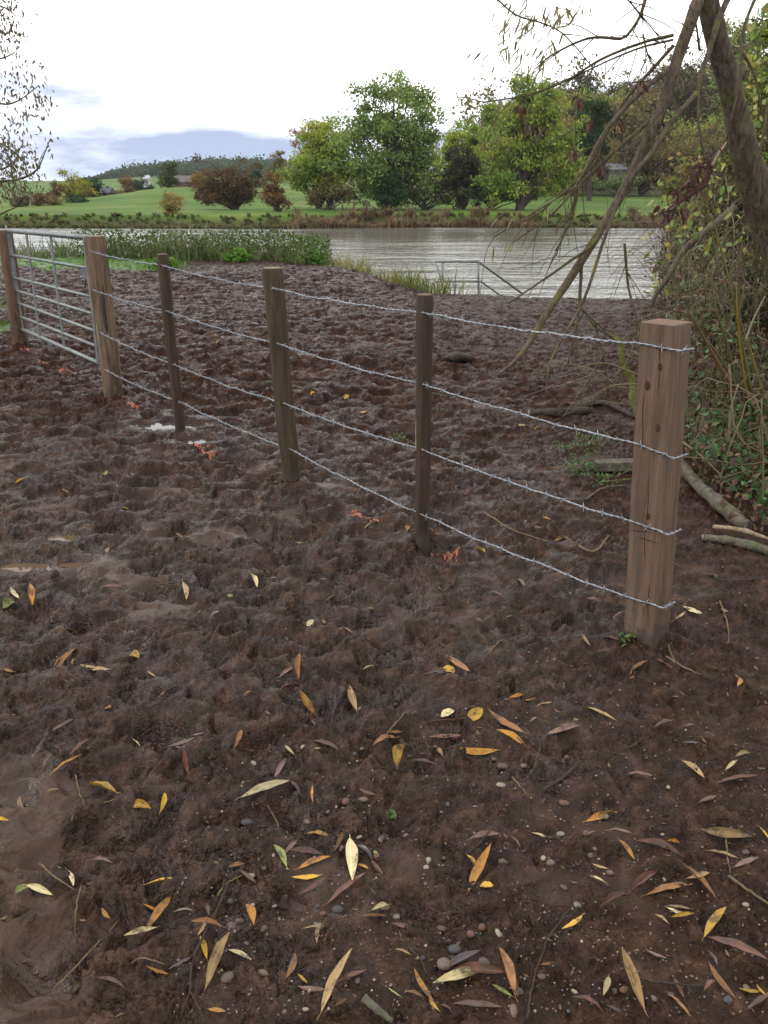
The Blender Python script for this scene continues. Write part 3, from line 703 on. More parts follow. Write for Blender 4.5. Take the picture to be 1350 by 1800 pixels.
# ------------------------------------------------------------------ foliage builders
def rand_unit(n):
    v = rng.normal(size=(n, 3)); return v / (np.linalg.norm(v, axis=1)[:, None] + 1e-9)
def leaf_cards(cen, size, aspect=0.6, droop=0.0):
    n = len(cen); a = rand_unit(n)
    if droop: a[:, 2] -= droop; a /= np.linalg.norm(a, axis=1)[:, None]
    b = np.cross(a, rand_unit(n)); b /= np.linalg.norm(b, axis=1)[:, None] + 1e-9
    s = np.broadcast_to(size, (n,)) * rng.uniform(0.6, 1.3, n)
    A = a * s[:, None]; Bv = b * (s * aspect)[:, None]; nn = np.cross(a, b) * (s * 0.18)[:, None]
    V = np.stack([cen - A, cen + Bv + nn, cen + A, cen - Bv + nn], 1).reshape(-1, 3)
    i = np.arange(n)[:, None] * 4
    return V, np.hstack([i, i + 1, i + 2, i + 3])
def pal_cols(pal, n, jit=0.18):
    pal = np.asarray(pal, float); k = rng.integers(0, len(pal), n); w = rng.uniform(0, 1, (n, 1))
    c = pal[k] * (1 - w) + pal[rng.integers(0, len(pal), n)] * w
    return np.clip(c * rng.uniform(1 - jit, 1 + jit, (n, 1)), 0, 1)

def crown_points(lobes, n_clump, n_leaf, clump_r, shell=0.5):
    # lobes: list of (centre, (rx, ry, rz)); returns clump centres, leaf points, clump index per leaf
    vol = np.array([(l[1][0] * l[1][1] * l[1][2]) ** (2 / 3) for l in lobes]); vol /= vol.sum()
    cl = []
    for (c, r), w in zip(lobes, vol):
        m = max(3, int(n_clump * w)); d = rand_unit(m); rad = rng.uniform(0, 1, m) ** shell
        cl.append(np.asarray(c) + d * rad[:, None] * np.asarray(r) * (1 + 0.20 * rng.normal(size=(m, 1))))
    cl = np.vstack(cl); k = rng.integers(0, len(cl), n_leaf)
    wgt = rng.uniform(0.08, 1.0, len(cl)); keep = rng.uniform(0, 1, n_leaf) < wgt[k]; k = k[keep]
    cr = clump_r * rng.uniform(0.6, 1.35, len(cl))
    pts = cl[k] + rng.normal(size=(len(k), 3)) * (cr[k][:, None] * np.array([0.62, 0.62, 0.42]))
    return cl, pts, k

def tree_parts(root, base, lobes, trunk_r, pal, n_clump, n_leaf, clump_r, leaf, bark=None, n_limb=26, fork=0.35, shell=0.5, aspect=0.6, trunk_name='trunk', crown_name='crown', pal2=None, droop=0.0, limbs=True):
    base = np.asarray(base, float)
    cl, pts, k = crown_points(lobes, int(n_clump * 1.25), int(n_leaf * 2.8), clump_r * 1.1, shell)
    topz = max(l[0][2] + l[1][2] * 0.6 for l in lobes); mid = np.mean([l[0] for l in lobes], axis=0)
    mb = MB(); th = topz - base[2]
    ax = [base + np.array([0, 0, -0.3]), base + np.array([0, 0, 0.05 * th]), base + (np.array([mid[0], mid[1], base[2] + fork * th]) - base) * np.array([.5, .5, 1]),
          np.array([mid[0], mid[1], base[2] + 0.62 * th]), np.array([mid[0], mid[1], base[2] + 0.9 * th])]
    tp = spline(ax, 5); m = len(tp); mb.tube(tp, trunk_r * np.concatenate([[1.5, 1.3, 1.15], np.linspace(1.05, 0.1, m - 3)]), 8)
    if limbs:
        sel = rng.choice(len(cl), min(n_limb, len(cl)), False)
        for s in sel:
            e = cl[s]; hfrac = np.clip((e[2] - base[2]) / th - rng.uniform(0.15, 0.4), 0.12, 0.8); i = int(hfrac * (m - 1)); st = tp[i]
            md = st * 0.5 + e * 0.5 + np.array([0, 0, 0.06 * th]) + rng.normal(size=3) * 0.03 * th
            pp = spline([st, md, e], 4); rs = trunk_r * (1.0 - 0.85 * hfrac) * 0.5
            mb.tube(pp, np.linspace(rs, rs * 0.12, len(pp)), 5, False)
    mb.build(trunk_name, bark or M_BARKF, root)
    V, Q = leaf_cards(pts, leaf * 0.80, aspect, droop)
    cc = pal_cols(pal, len(cl), 0.12); c = cc[k] * rng.uniform(0.75, 1.25, (len(k), 1))
    if pal2 is not None:
        f = rng.uniform(size=len(k)) < 0.25; c[f] = pal_cols(pal2, int(f.sum()))
    me = mesh_np(crown_name, V - np.array(root.location), Q, None, M_FOL, False, np.repeat(np.clip(c, 0, 1), 4, 0))
    return obj(crown_name, me, root)

def T(x, y): return float(base_h(np.array([x], float), np.array([y], float))[0])
def far_tree(name, label, Y, bx, lobes_px, trunk_px, pal, n_clump, n_leaf, clump_px, leaf_px, cat='tree', grp=None, **kw):
    s = mpp(Y); x0 = P(bx, 350, Y)[0]; base = np.array([x0, Y, T(x0, Y)])
    root = thing(name, base, label, cat, grp)
    lobes = []
    for i, (cx, cy, rx, ry) in enumerate(lobes_px):
        c = P(cx, cy, Y); c[1] = Y + rng.uniform(-0.35, 0.35) * rx * s
        lobes.append((c, (rx * s, 0.85 * rx * s, ry * s)))
    tree_parts(root, base, lobes, trunk_px * s, pal, n_clump, n_leaf, clump_px * s, leaf_px * s, **kw)
    return root

GREEN = [(0.1254, 0.1918, 0.056), (0.1623, 0.2287, 0.0708), (0.1032, 0.1549, 0.0502), (0.2065, 0.2655, 0.0855)]
YGREEN = [(0.2706, 0.3194, 0.0484), (0.2075, 0.2807, 0.0484), (0.3428, 0.3582, 0.0545), (0.1443, 0.2226, 0.0484)]
MIXG = [(0.1533, 0.2398, 0.0519), (0.2299, 0.2777, 0.0592), (0.0986, 0.1641, 0.0444), (0.2955, 0.3029, 0.0592)]
BROWN = [(0.1148, 0.0675, 0.0338), (0.1485, 0.0878, 0.0473), (0.0878, 0.0607, 0.0297), (0.1215, 0.0878, 0.027)]
RUST = [(0.25, 0.1438, 0.0625), (0.2, 0.125, 0.0625), (0.3, 0.1875, 0.075)]
DARK = [(0.033, 0.06, 0.024), (0.045, 0.0825, 0.027), (0.027, 0.048, 0.021)]
PURP = [(0.065, 0.052, 0.039), (0.091, 0.0676, 0.0468), (0.0585, 0.0585, 0.0325)]
OLIVE = [(0.1368, 0.1288, 0.0483), (0.1771, 0.153, 0.0563), (0.1127, 0.1046, 0.0451), (0.2093, 0.161, 0.0644)]
YEL = [(0.36, 0.29, 0.03), (0.28, 0.25, 0.035), (0.22, 0.20, 0.03)]
BUFF = [(0.19, 0.125, 0.068), (0.15, 0.10, 0.058), (0.12, 0.09, 0.048), (0.21, 0.15, 0.09)]

FT = 'trees on the far side of the river'
far_tree('ash_tree', 'tallest dark green round crowned tree in the middle of the far bank', 96, 682,
         [(690, 205, 78, 56), (638, 262, 48, 60), (745, 240, 42, 52), (700, 280, 75, 62), (655, 320, 45, 28), (735, 318, 50, 32), (690, 165, 40, 20), (682, 345, 26, 20)], 9, GREEN, 150, 17000, 14, 3.6, grp=FT, pal2=MIXG, n_limb=40)
far_tree('lime_tree', 'yellow green spreading tree left of the tallest tree across the river', 100, 560,
         [(560, 272, 46, 44), (585, 255, 38, 34), (535, 305, 32, 30), (590, 305, 40, 34), (520, 325, 16, 14)], 6, YGREEN, 90, 8500, 11, 3.2, grp=FT, pal2=MIXG)
far_tree('poplar_tree', 'rusty pale brown thin leaved tree rising behind the yellow green tree', 135, 560,
         [(560, 238, 40, 30), (535, 250, 26, 24), (590, 250, 30, 26), (555, 280, 40, 30)], 5, RUST, 80, 4200, 8, 2.2, grp=FT, n_limb=50)
far_tree('oak_tree', 'round dark brown bare looking tree standing alone on the green field', 98, 413,
         [(398, 315, 52, 36), (375, 330, 34, 26), (430, 322, 28, 32), (400, 345, 42, 16)], 6, BROWN, 95, 8500, 8, 2.3, grp=FT, n_limb=70, fork=0.2, pal2=PURP)
far_tree('hawthorn_tree', 'small brown hawthorn on the bank right of the round brown tree', 90, 490,
         [(480, 332, 26, 26), (490, 350, 20, 18), (470, 345, 16, 16)], 3, BROWN, 45, 3200, 6, 2.0, grp=FT, n_limb=40, fork=0.2, pal2=RUST)
far_tree('field_maple', 'yellow green tree right behind the tallest tree', 118, 815,
         [(812, 262, 36, 40), (835, 290, 26, 40), (790, 280, 24, 44)], 5, YGREEN, 60, 5200, 10, 3.0, grp=FT, pal2=MIXG)
far_tree('elder_tree', 'dark purplish brown tree between the two big green trees', 97, 815,
         [(815, 285, 32, 42), (800, 325, 36, 30), (838, 325, 26, 32)], 4, PURP, 70, 6000, 9, 2.6, grp=FT, n_limb=40, pal2=DARK)
far_tree('ash_tree', 'broad yellowing green tree with a gappy top, right part of the far bank', 94, 915,
         [(925, 160, 40, 34), (900, 215, 50, 46), (960, 205, 46, 48), (985, 255, 46, 44), (920, 280, 62, 44), (1000, 300, 40, 30), (880, 320, 44, 26), (950, 330, 50, 20)], 8, MIXG, 150, 13500, 13, 3.6, grp=FT, n_limb=46, pal2=YGREEN)
far_tree('yew_tree', 'dark green dense evergreen behind the broad yellowing tree', 125, 1035,
         [(1035, 215, 30, 40), (1030, 255, 34, 30), (1045, 190, 18, 20)], 5, DARK, 60, 6000, 9, 3.0, grp=FT)
far_tree('holly_bush', 'dark evergreen bush at the foot of the tallest tree', 93, 684, [(684, 335, 24, 28), (690, 352, 28, 14)], 4, DARK, 40, 4200, 7, 2.4, 'bush', FT)
far_tree('hawthorn_tree', 'brown leafy thicket under the yellow green tree across the river', 95, 575, [(580, 335, 28, 22), (610, 340, 30, 18), (555, 345, 14, 12)], 3, BROWN, 40, 3600, 7, 2.2, grp=FT, pal2=GREEN)
far_tree('hawthorn_tree', 'greyish brown thicket right of the tallest tree trunk', 95, 745, [(750, 335, 34, 26), (775, 345, 26, 16), (725, 345, 18, 16)], 3, PURP, 44, 4000, 7, 2.2, grp=FT, pal2=GREEN)
far_tree('hazel_bush', 'green thicket below the broad yellowing tree beside the lawn', 96, 860, [(860, 335, 36, 18), (900, 340, 40, 13), (830, 342, 24, 15)], 3, GREEN, 50, 4500, 7, 2.4, 'bush', FT, pal2=DARK)
far_tree('willow_shrub', 'small straw yellow willow shrub on the bank before the field', 86, 298, [(298, 350, 22, 22), (296, 368, 16, 16)], 1.5, [(0.26, 0.21, 0.06), (0.22, 0.19, 0.06), (0.30, 0.23, 0.09)], 40, 2300, 6, 1.9, 'shrub', FT, n_limb=40, fork=0.15)
far_tree('laurel_bush', 'grey green bush in front of the pale house at right', 148, 1085, [(1085, 322, 30, 14), (1060, 326, 20, 10), (1110, 322, 18, 13)], 1.5, GREEN, 34, 2200, 6, 2.0, 'bush', FT, pal2=PURP)
far_tree('alder_tree', 'pale olive tree behind the dark purplish tree', 142, 765, [(765, 275, 44, 44), (735, 300, 40, 36), (800, 300, 36, 36)], 4, OLIVE, 60, 3600, 9, 2.4, grp=FT, pal2=MIXG)
far_tree('alder_tree', 'olive green tree behind the gap left of the broad yellowing tree', 146, 868, [(868, 262, 40, 42), (845, 295, 36, 36), (895, 290, 40, 40)], 4, OLIVE, 60, 3600, 9, 2.4, grp=FT, pal2=YGREEN)
far_tree('alder_tree', 'brownish olive tree between the evergreen and the wooded hill', 140, 1000, [(1005, 250, 46, 46), (1050, 275, 44, 40), (970, 290, 40, 34)], 4, OLIVE, 60, 3600, 9, 2.4, grp=FT, pal2=BROWN)
# trees around the left hand fields
LF = 'trees around the far left fields'
far_tree('maple_tree', 'bright yellow tree at the far left field edge', 150, 130, [(130, 328, 26, 24), (118, 335, 18, 18), (145, 338, 20, 18)], 3, YEL, 40, 2600, 6, 2.0, grp=LF, pal2=MIXG)
far_tree('holly_tree', 'dark green tree just right of the bright yellow tree', 165, 158, [(156, 325, 18, 20), (166, 332, 13, 16)], 2, DARK, 26, 1800, 5, 1.9, grp=LF)
far_tree('hawthorn_tree', 'reddish brown tree left of the bright yellow tree', 140, 98, [(98, 335, 13, 20), (92, 345, 14, 12)], 2, BROWN, 26, 1500, 5, 1.8, grp=LF, n_limb=30)
far_tree('beech_tree', 'orange brown tree among the far left hedges', 230, 220, [(222, 322, 16, 14), (230, 328, 12, 12)], 2, [(0.20, 0.115, 0.04), (0.15, 0.10, 0.03), (0.10, 0.08, 0.03)], 26, 1500, 4, 1.7, grp=LF)
far_tree('holly_tree', 'dark evergreen below the far woodland, right of the orange tree', 225, 247, [(247, 325, 13, 14), (238, 332, 10, 10), (262, 330, 12, 9)], 2, DARK, 26, 1500, 4, 1.7, grp=LF)
far_tree('oak_tree', 'upright dark green tree on the field ridge left of the round brown tree', 200, 298, [(298, 305, 18, 20), (296, 320, 16, 14), (300, 292, 10, 9)], 2.5, [(0.05, 0.075, 0.02), (0.06, 0.085, 0.022), (0.085, 0.09, 0.025)], 36, 2400, 5, 1.9, grp=LF)
far_tree('spruce_tree', 'dark conifer between the two brown trees of the field', 190, 452, [(452, 303, 12, 16), (446, 316, 10, 12), (460, 318, 12, 12)], 2, DARK, 26, 1600, 4, 1.7, grp=LF)
far_tree('oak_tree', 'pale olive tree on the ridge behind the small brown hawthorn', 210, 488, [(488, 290, 17, 26), (478, 310, 14, 16)], 2, OLIVE, 30, 1900, 5, 1.8, grp=LF, n_limb=30)
far_tree('beech_tree', 'amber tree half hidden behind the round brown tree', 140, 352, [(352, 322, 12, 16), (348, 312, 8, 8)], 2, [(0.30, 0.17, 0.03), (0.24, 0.15, 0.03)], 20, 1100, 4, 1.7, grp=LF)
for i, (cx, cy, rx, ry, Y, pal, w) in enumerate([(30, 352, 26, 13, 118, PURP, 'leftmost'), (62, 350, 20, 14, 122, BROWN, 'second from the left'), (90, 353, 16, 10, 125, OLIVE, 'third from the left'),
        (135, 354, 22, 8, 132, DARK, 'fourth from the left'), (165, 349, 16, 9, 150, PURP, 'fifth from the left'), (207, 343, 10, 9, 178, OLIVE, 'sixth from the left'), (228, 340, 9, 9, 180, BROWN, 'rightmost')]):
    far_tree('hedge_bush', f'low hedge bush along the far left field, {w}', Y, cx, [(cx, cy, rx, ry), (cx + rx * .5, cy + 3, rx * .6, ry * .7)], 1, pal, 22, 1300, 5, 1.8, 'bush', 'hedge bushes along the far left field', n_limb=14)

# wooded hillside on the right: individual trees, a few crown kinds copied
protos = []
for kind, pal, p2_ in (('olive brown', OLIVE, BROWN), ('yellowing green', MIXG, OLIVE), ('dark green', DARK, GREEN), ('grey brown', PURP, OLIVE)):
    root = thing('hillside_tree', (0, 0, -500), 'x', 'tree')
    lob = [(np.array([0, 0, -500 + 5.6]), (3.2, 3.2, 3.4)), (np.array([1.6, 0.4, -500 + 4.4]), (2.6, 2.4, 2.6)), (np.array([-1.7, -0.3, -500 + 4.6]), (2.5, 2.5, 2.7)), (np.array([0.2, 0, -500 + 2.6]), (3.0, 2.8, 1.8))]
    tree_parts(root, (0, 0, -500), lob, 0.28, pal, 70, 3600, 0.8, 0.24, n_limb=24, pal2=p2_)
    protos.append((kind, root))
def copy_tree(root, loc, scale, rz, label, group):
    r = root.copy(); C.objects.link(r); r.location = Vector([float(v) for v in loc]); r.scale = scale; r.rotation_euler = (0, 0, rz)
    r['label'] = label; r['group'] = group
    for ch in root.children:
        c = ch.copy(); C.objects.link(c); c.parent = r
    return r
ORD = ['first', 'second', 'third', 'fourth', 'fifth', 'sixth', 'seventh', 'eighth', 'ninth', 'tenth', 'eleventh', 'twelfth', 'thirteenth', 'fourteenth', 'fifteenth', 'sixteenth', 'seventeenth', 'eighteenth', 'nineteenth', 'twentieth']
spots = []
for row, (Y, x0, x1, step, zz) in enumerate(((160, 26, 84, 5.6, 1.35), (182, 22, 98, 6.4, 1.5), (208, 26, 112, 7.4, 1.65), (236, 30, 124, 8.2, 1.75), (268, 36, 140, 9, 1.9))):
    x = x0
    while x < x1:
        spots.append((x + rng.normal() * 1.2, Y + rng.normal() * 4, zz * rng.uniform(0.8, 1.25), row)); x += step * rng.uniform(0.8, 1.2)
ROWN = ['lowest', 'second lowest', 'middle', 'second highest', 'highest']
cnt = {}; used = set()
for (x, y, s, row) in sorted(spots, key=lambda q: (q[3], q[0] / q[1])):
    ki = int(rng.choice(4, p=[0.42, 0.3, 0.1, 0.18])); kind, pr_ = protos[ki]
    key = (row, ki); cnt[key] = cnt.get(key, 0) + 1
    lab = f'{ORD[min(cnt[key], 20) - 1]} {kind} tree from the left, {ROWN[row]} row on the wooded hill'
    loc = (x, y, T(x, y) - 0.2); sc3 = (s * rng.uniform(0.9, 1.15), s * rng.uniform(0.9, 1.15), s * rng.uniform(0.95, 1.25))
    if ki not in used:
        used.add(ki); pr_.location = Vector(loc); pr_.scale = sc3; pr_['label'] = lab; pr_['group'] = 'trees on the wooded hill'
    else: copy_tree(pr_, loc, sc3, rng.uniform(0, 6.28), lab, 'trees on the wooded hill')

# distant wood on the ridge: reads as one mass
n = 4200; Yw = rng.uniform(690, 960, n); xr = rng.uniform(-0.315, -0.02, n); Xw = xr * Yw
Zw = base_h(Xw, Yw); hgt = rng.uniform(5, 8.5, n) * sstep(xr, -0.32, -0.26) + 1.5
cen = np.repeat(np.stack([Xw, Yw, Zw + hgt * 0.5], -1), 6, 0) + rng.normal(size=(n * 6, 3)) * np.repeat(np.stack([hgt * .35, hgt * .28, hgt * .26], -1), 6, 0)
V, Q = leaf_cards(cen, 1.25, 0.8); cw = np.repeat(pal_cols(DARK + [(0.05, 0.06, 0.03), (0.07, 0.065, 0.035)], n), 6, 0)
me = mesh_np('distant_woodland', V, Q, None, M_FOL, False, np.repeat(cw, 4, 0))
tag(obj('distant_woodland', me), 'dark distant woodland along the low ridge under the clouds', 'woodland', kind='stuff')

# ------------------------------------------------------------------ far bank brush
def tuft_mesh(name, label, cat, cx, cy, cz, h, n_each, pal, lean=0.35, width=0.05, seed=0, mat=None):
    m = len(cx); N_ = m * n_each
    bx = np.repeat(cx, n_each); by = np.repeat(cy, n_each); bz = np.repeat(cz, n_each); hh = np.repeat(h, n_each) * rng.uniform(0.5, 1.15, N_)
    a = rng.uniform(0, 2 * math.pi, N_); sp = np.repeat(h, n_each) * 0.16 * rng.normal(size=N_)
    p0 = np.stack([bx + np.cos(a) * sp, by + np.sin(a) * sp, bz - 0.05], -1)
    d = np.stack([np.cos(a), np.sin(a), np.zeros(N_)], -1) * (lean * rng.uniform(0.2, 1.3, N_))[:, None]
    p1 = p0 + np.stack([d[:, 0] * hh * .3, d[:, 1] * hh * .3, hh * .6], -1); p2 = p0 + np.stack([d[:, 0] * hh, d[:, 1] * hh, hh * (1 - 0.3 * np.linalg.norm(d, axis=1))], -1)
    s = np.stack([-np.sin(a + 1), np.cos(a + 1), np.zeros(N_)], -1) * (width * rng.uniform(0.6, 1.3, N_))[:, None]
    V = np.stack([p0 - s, p0 + s, p1 + s * .8, p1 - s * .8, p2], 1).reshape(-1, 3)
    i = np.arange(N_)[:, None] * 5
    Q = np.hstack([i, i + 1, i + 2, i + 3]); Tt = np.hstack([i + 3, i + 2, i + 4])
    cc = np.repeat(pal_cols(pal, m, 0.15), n_each, 0) * rng.uniform(0.75, 1.2, (N_, 1))
    me = mesh_np(name, V, Q, Tt, mat or M_FOL, False, np.repeat(np.clip(cc, 0, 1), 5, 0))
    return tag(obj(name, me), label, cat, kind='stuff')
nb = 2600; bx = rng.uniform(-62, 62, nb); by = far_edge(bx) + rng.uniform(-3.0, 0.4, nb); bz = base_h(bx, by)
patch = fbm(bx, by * 0.3, 9, 2, 401)
selb = (patch > -0.08) & (bx > -8)
tuft_mesh('bank_reeds', 'buff dead reeds and brambles along the far bank', 'reeds', bx[selb], by[selb], np.maximum(bz[selb], WATER), rng.uniform(0.35, 1.0, selb.sum()) * (0.7 + 0.6 * (fbm(bx[selb], by[selb], 3, 2, 403) > 0)), 16, BUFF + [(0.10, 0.09, 0.04)], 0.9, 0.06)
tuft_mesh('bank_brambles', 'dark brown and green brambles along the far waterline', 'brambles', bx[~selb], by[~selb], np.maximum(bz[~selb], WATER), rng.uniform(0.2, 0.55, (~selb).sum()), 16, [(0.11, 0.085, 0.04), (0.085, 0.07, 0.035), (0.10, 0.095, 0.04)] + [(0.07, 0.10, 0.03), (0.10, 0.12, 0.04), (0.16, 0.12, 0.065), (0.08, 0.12, 0.03), (0.13, 0.12, 0.05)], 0.9, 0.07)

# small far things: houses, post and rail
def house(name, label, Y, px, py, w, d, h, roof, wallc, roofc, rz=0.0):
    x = P(px, py, Y)[0]; zc = P(px, py, Y)[2]; b = np.array([x, Y, zc]); root = thing(name, b, label, 'house')
    Mw = bark_mat('plaster_' + name, wallc, tuple(c * 1.1 for c in wallc), None, (1, 1, 1), bstr=0.05); Mr = bark_mat('slates_' + name, roofc, tuple(c * 1.25 for c in roofc), None, (2, 2, 2), bstr=0.2)
    mb = MB(); mb.box(b + np.array([0, 0, h / 2 - 1.5]), (w / 2, d / 2, h / 2 + 1.5)); mb.build('wall', Mw, root, False)
    ov = 0.3; V = [(-w / 2 - ov, -d / 2 - ov, h - .1), (w / 2 + ov, -d / 2 - ov, h - .1), (w / 2 + ov, d / 2 + ov, h - .1), (-w / 2 - ov, d / 2 + ov, h - .1), (-w / 2 - ov, 0, h + roof), (w / 2 + ov, 0, h + roof)]
    obj('roof', mesh_np('roof', V, [(0, 1, 5, 4), (2, 3, 4, 5), (0, 3, 2, 1)], [(0, 4, 3), (1, 2, 5)], Mr, False), root)
    for k in (-0.28, 0.28):
        mb = MB(); mb.box(b + np.array([k * w, -d / 2 - 0.02, h * 0.55]), (w * 0.09, 0.05, h * 0.2)); mb.build('window', M_PUD, root, False)
    mb = MB(); mb.box(b + np.array([w * 0.3, 0, h + roof * 0.9]), (0.2, 0.2, 0.35)); mb.build('chimney', Mr, root, False)
house('cottage', 'small low house with dark roof beyond the hedge at far left', 172, 182, 348, 3.0, 4, 1.0, 0.8, (0.10, 0.06, 0.05), (0.05, 0.055, 0.07))
house('farmhouse', 'red brick house on the ridge beside the upright dark green tree', 235, 328, 330, 5, 5, 1.4, 1.4, (0.11, 0.065, 0.055), (0.085, 0.07, 0.07))
house('white_cottage', 'tiny white gabled house below the distant woodland', 330, 258, 320, 2.0, 3, 1.0, 1.2, (0.42, 0.42, 0.42), (0.3, 0.3, 0.32))
house('riverside_house', 'pale house with grey roof half hidden behind trees at right', 159, 1084, 303, 3.4, 5, 0.5, 0.9, (0.09, 0.085, 0.085), (0.11, 0.105, 0.12))
root = thing('rail_fence', P(600, 365, 92), 'short wooden post and rail fence below the yellow green tree', 'fence')
for px in (588, 602, 622, 645):
    mb = MB(); a = P(px, 367, 92); a[2] = T(a[0], 92); mb.tube([a, a + np.array([0, 0, 1.0])], 0.09, 6); mb.build('post', M_LOG, root)
mb = MB(); a = P(588, 365, 92); b_ = P(645, 365, 92); za = T(a[0], 92) + .8; a[2] = b_[2] = za; mb.tube([a, b_], 0.05, 5); mb.build('rail', M_LOG, root)

# ------------------------------------------------------------------ near bank vegetation on the left
def blades(name, label, cat, x, y, h, pal, lean=0.35, width=0.006, mat=None, z=None):
    return tuft_mesh(name, label, cat, x, y, base_h(x, y) - 0.02 if z is None else z, h, 12, pal, lean, width, mat=mat)
n = 5200; x = rng.uniform(-13, -3.8, n); y = rng.uniform(10, 22.8, n); k = turf_mask(x, y) > 0.45; x, y = x[k], y[k]
blades('grass', 'bright green grass beyond the metal gate', 'grass', x, y, rng.uniform(0.07, 0.18, len(x)), [(0.07, 0.14, 0.022), (0.095, 0.17, 0.028), (0.055, 0.11, 0.02)], 0.6, 0.006)
n = 760; x = rng.uniform(-12, -1.3, n); y = bank_y(x) + rng.uniform(-1.2, 1.6, n); k = rng.uniform(size=n) < np.interp(x, [-12, -6.5, -5, -2.4, -1.3], [0.5, 0.55, 1, 1, 0.35]); x, y = x[k], y[k]
blades('riverside_reeds', 'tall grey green reeds and nettles on the near bank left of the river', 'reeds', x, y, rng.uniform(0.45, 1.1, len(x)) * (0.65 + 0.7 * (0.5 + fbm(x, y, 0.9, 2, 611))) * np.interp(x, [-12, -5, -2.2, -1.3], [0.8, 1.0, 0.85, 0.6]),
       [(0.09, 0.14, 0.045), (0.12, 0.16, 0.06), (0.17, 0.165, 0.085), (0.21, 0.185, 0.11)], 0.8, 0.010)
n = 9000; x = rng.uniform(-7.5, -1.2, n); y = bank_y(x) + rng.uniform(-1.3, 1.0, n); zz = base_h(x, y) + rng.uniform(0, 0.75, n) ** 1.3
V, Q = leaf_cards(np.stack([x, y, zz], -1), 0.045, 0.5); c = pal_cols([(0.05, 0.09, 0.022), (0.07, 0.12, 0.03), (0.04, 0.07, 0.02), (0.10, 0.11, 0.04)], n)
tag(obj('nettle_leaves', mesh_np('nettle_leaves', V, Q, None, M_FOL, False, np.repeat(c, 4, 0))), 'dark green nettle foliage at the foot of the near bank reeds', 'nettles', kind='stuff')
for i, (px, py, w, h_, lab) in enumerate([(495, 448, 0.42, 0.34, 'bright green leafy dock plant at the mud edge left of the river'), (545, 460, 0.3, 0.2, 'low bright green plant at the mud edge, nearest the river'), (420, 458, 0.3, 0.22, 'low green leafy plant among the reeds above the middle post'), (290, 470, 0.35, 0.2, 'low green plant at the foot of the reeds behind the second post')]):
    p = G(px, py + 8); z0 = T(p[0], p[1]); m = 420
    root = thing('dock_plant', (p[0], p[1], z0), lab, 'plant', 'leafy plants at the mud edge')
    q = rng.normal(size=(m, 3)) * np.array([w * .5, w * .4, h_ * .35]) + np.array([p[0], p[1], z0 + h_ * .6])
    V, Q = leaf_cards(q, 0.05, 0.65); c = pal_cols([(0.085, 0.18, 0.025), (0.11, 0.21, 0.035), (0.06, 0.13, 0.022)], m)
    obj('leaves', mesh_np('leaves', V - np.array(root.location), Q, None, M_FOL, False, np.repeat(c, 4, 0)), root)
    mb = MB()
    for s in range(12):
        e = q[rng.integers(0, m)]; mb.tube(spline([(p[0], p[1], z0), ((p[0] + e[0]) / 2, (p[1] + e[1]) / 2, z0 + (e[2] - z0) * .7), e], 3), 0.006, 4)
    mb.build('stems', M_MOSS, root)
# dry and green grass tufts on the slope to the water
x = np.concatenate([rng.normal(-0.55, 0.35, 40), rng.normal(0.55, 0.4, 50), rng.normal(-1.5, 0.5, 30)]); y = bank_y(x) + rng.uniform(-0.3, 0.8, len(x))
blades('bank_grass', 'straw coloured and green grass tufts where the mud meets the river', 'grass', x, y, rng.uniform(0.3, 0.65, len(x)), [(0.28, 0.23, 0.09), (0.20, 0.19, 0.06), (0.07, 0.11, 0.03), (0.09, 0.13, 0.035)], 0.7, 0.008)
# ------------------------------------------------------------------ willow leaning in from the right
wb = P(1450, 770, 5.9)
wil = thing('willow_tree', (wb[0], wb[1], T(wb[0], wb[1])), 'leaning willow tree with long hanging limb at the right edge', 'tree')
def pline(pts, k=6):           # (px, py, Y)
    return spline([P(a, b, c) for a, b, c in pts], k)
def branch(pts, hw0, hw1, name, mat, root, n=7, k=6, jit=0.05, buds=0):
    p = pline(pts, k); p = p + 0.5 * mpp(p[:, 1].mean()) * min(4, hw0) * np.cumsum(rng.normal(size=p.shape) * 0.12, 0) * np.linspace(0.3, 1, len(p))[:, None]
    s = mpp(np.mean([q[2] for q in pts])); r = np.linspace(hw0, hw1, len(p)) * s
    mb = MB(); mb.tube(p, r, n, True, None, jit)
    if buds:
        for _ in range(buds):
            i = rng.integers(1, len(p)); d = rand_unit(1)[0]; mb.tube([p[i], p[i] + d * 0.008, p[i] + d * 0.014], [0.0022, 0.0025, 0.0006], 4, False)
    mb.build(name, mat, root); return p
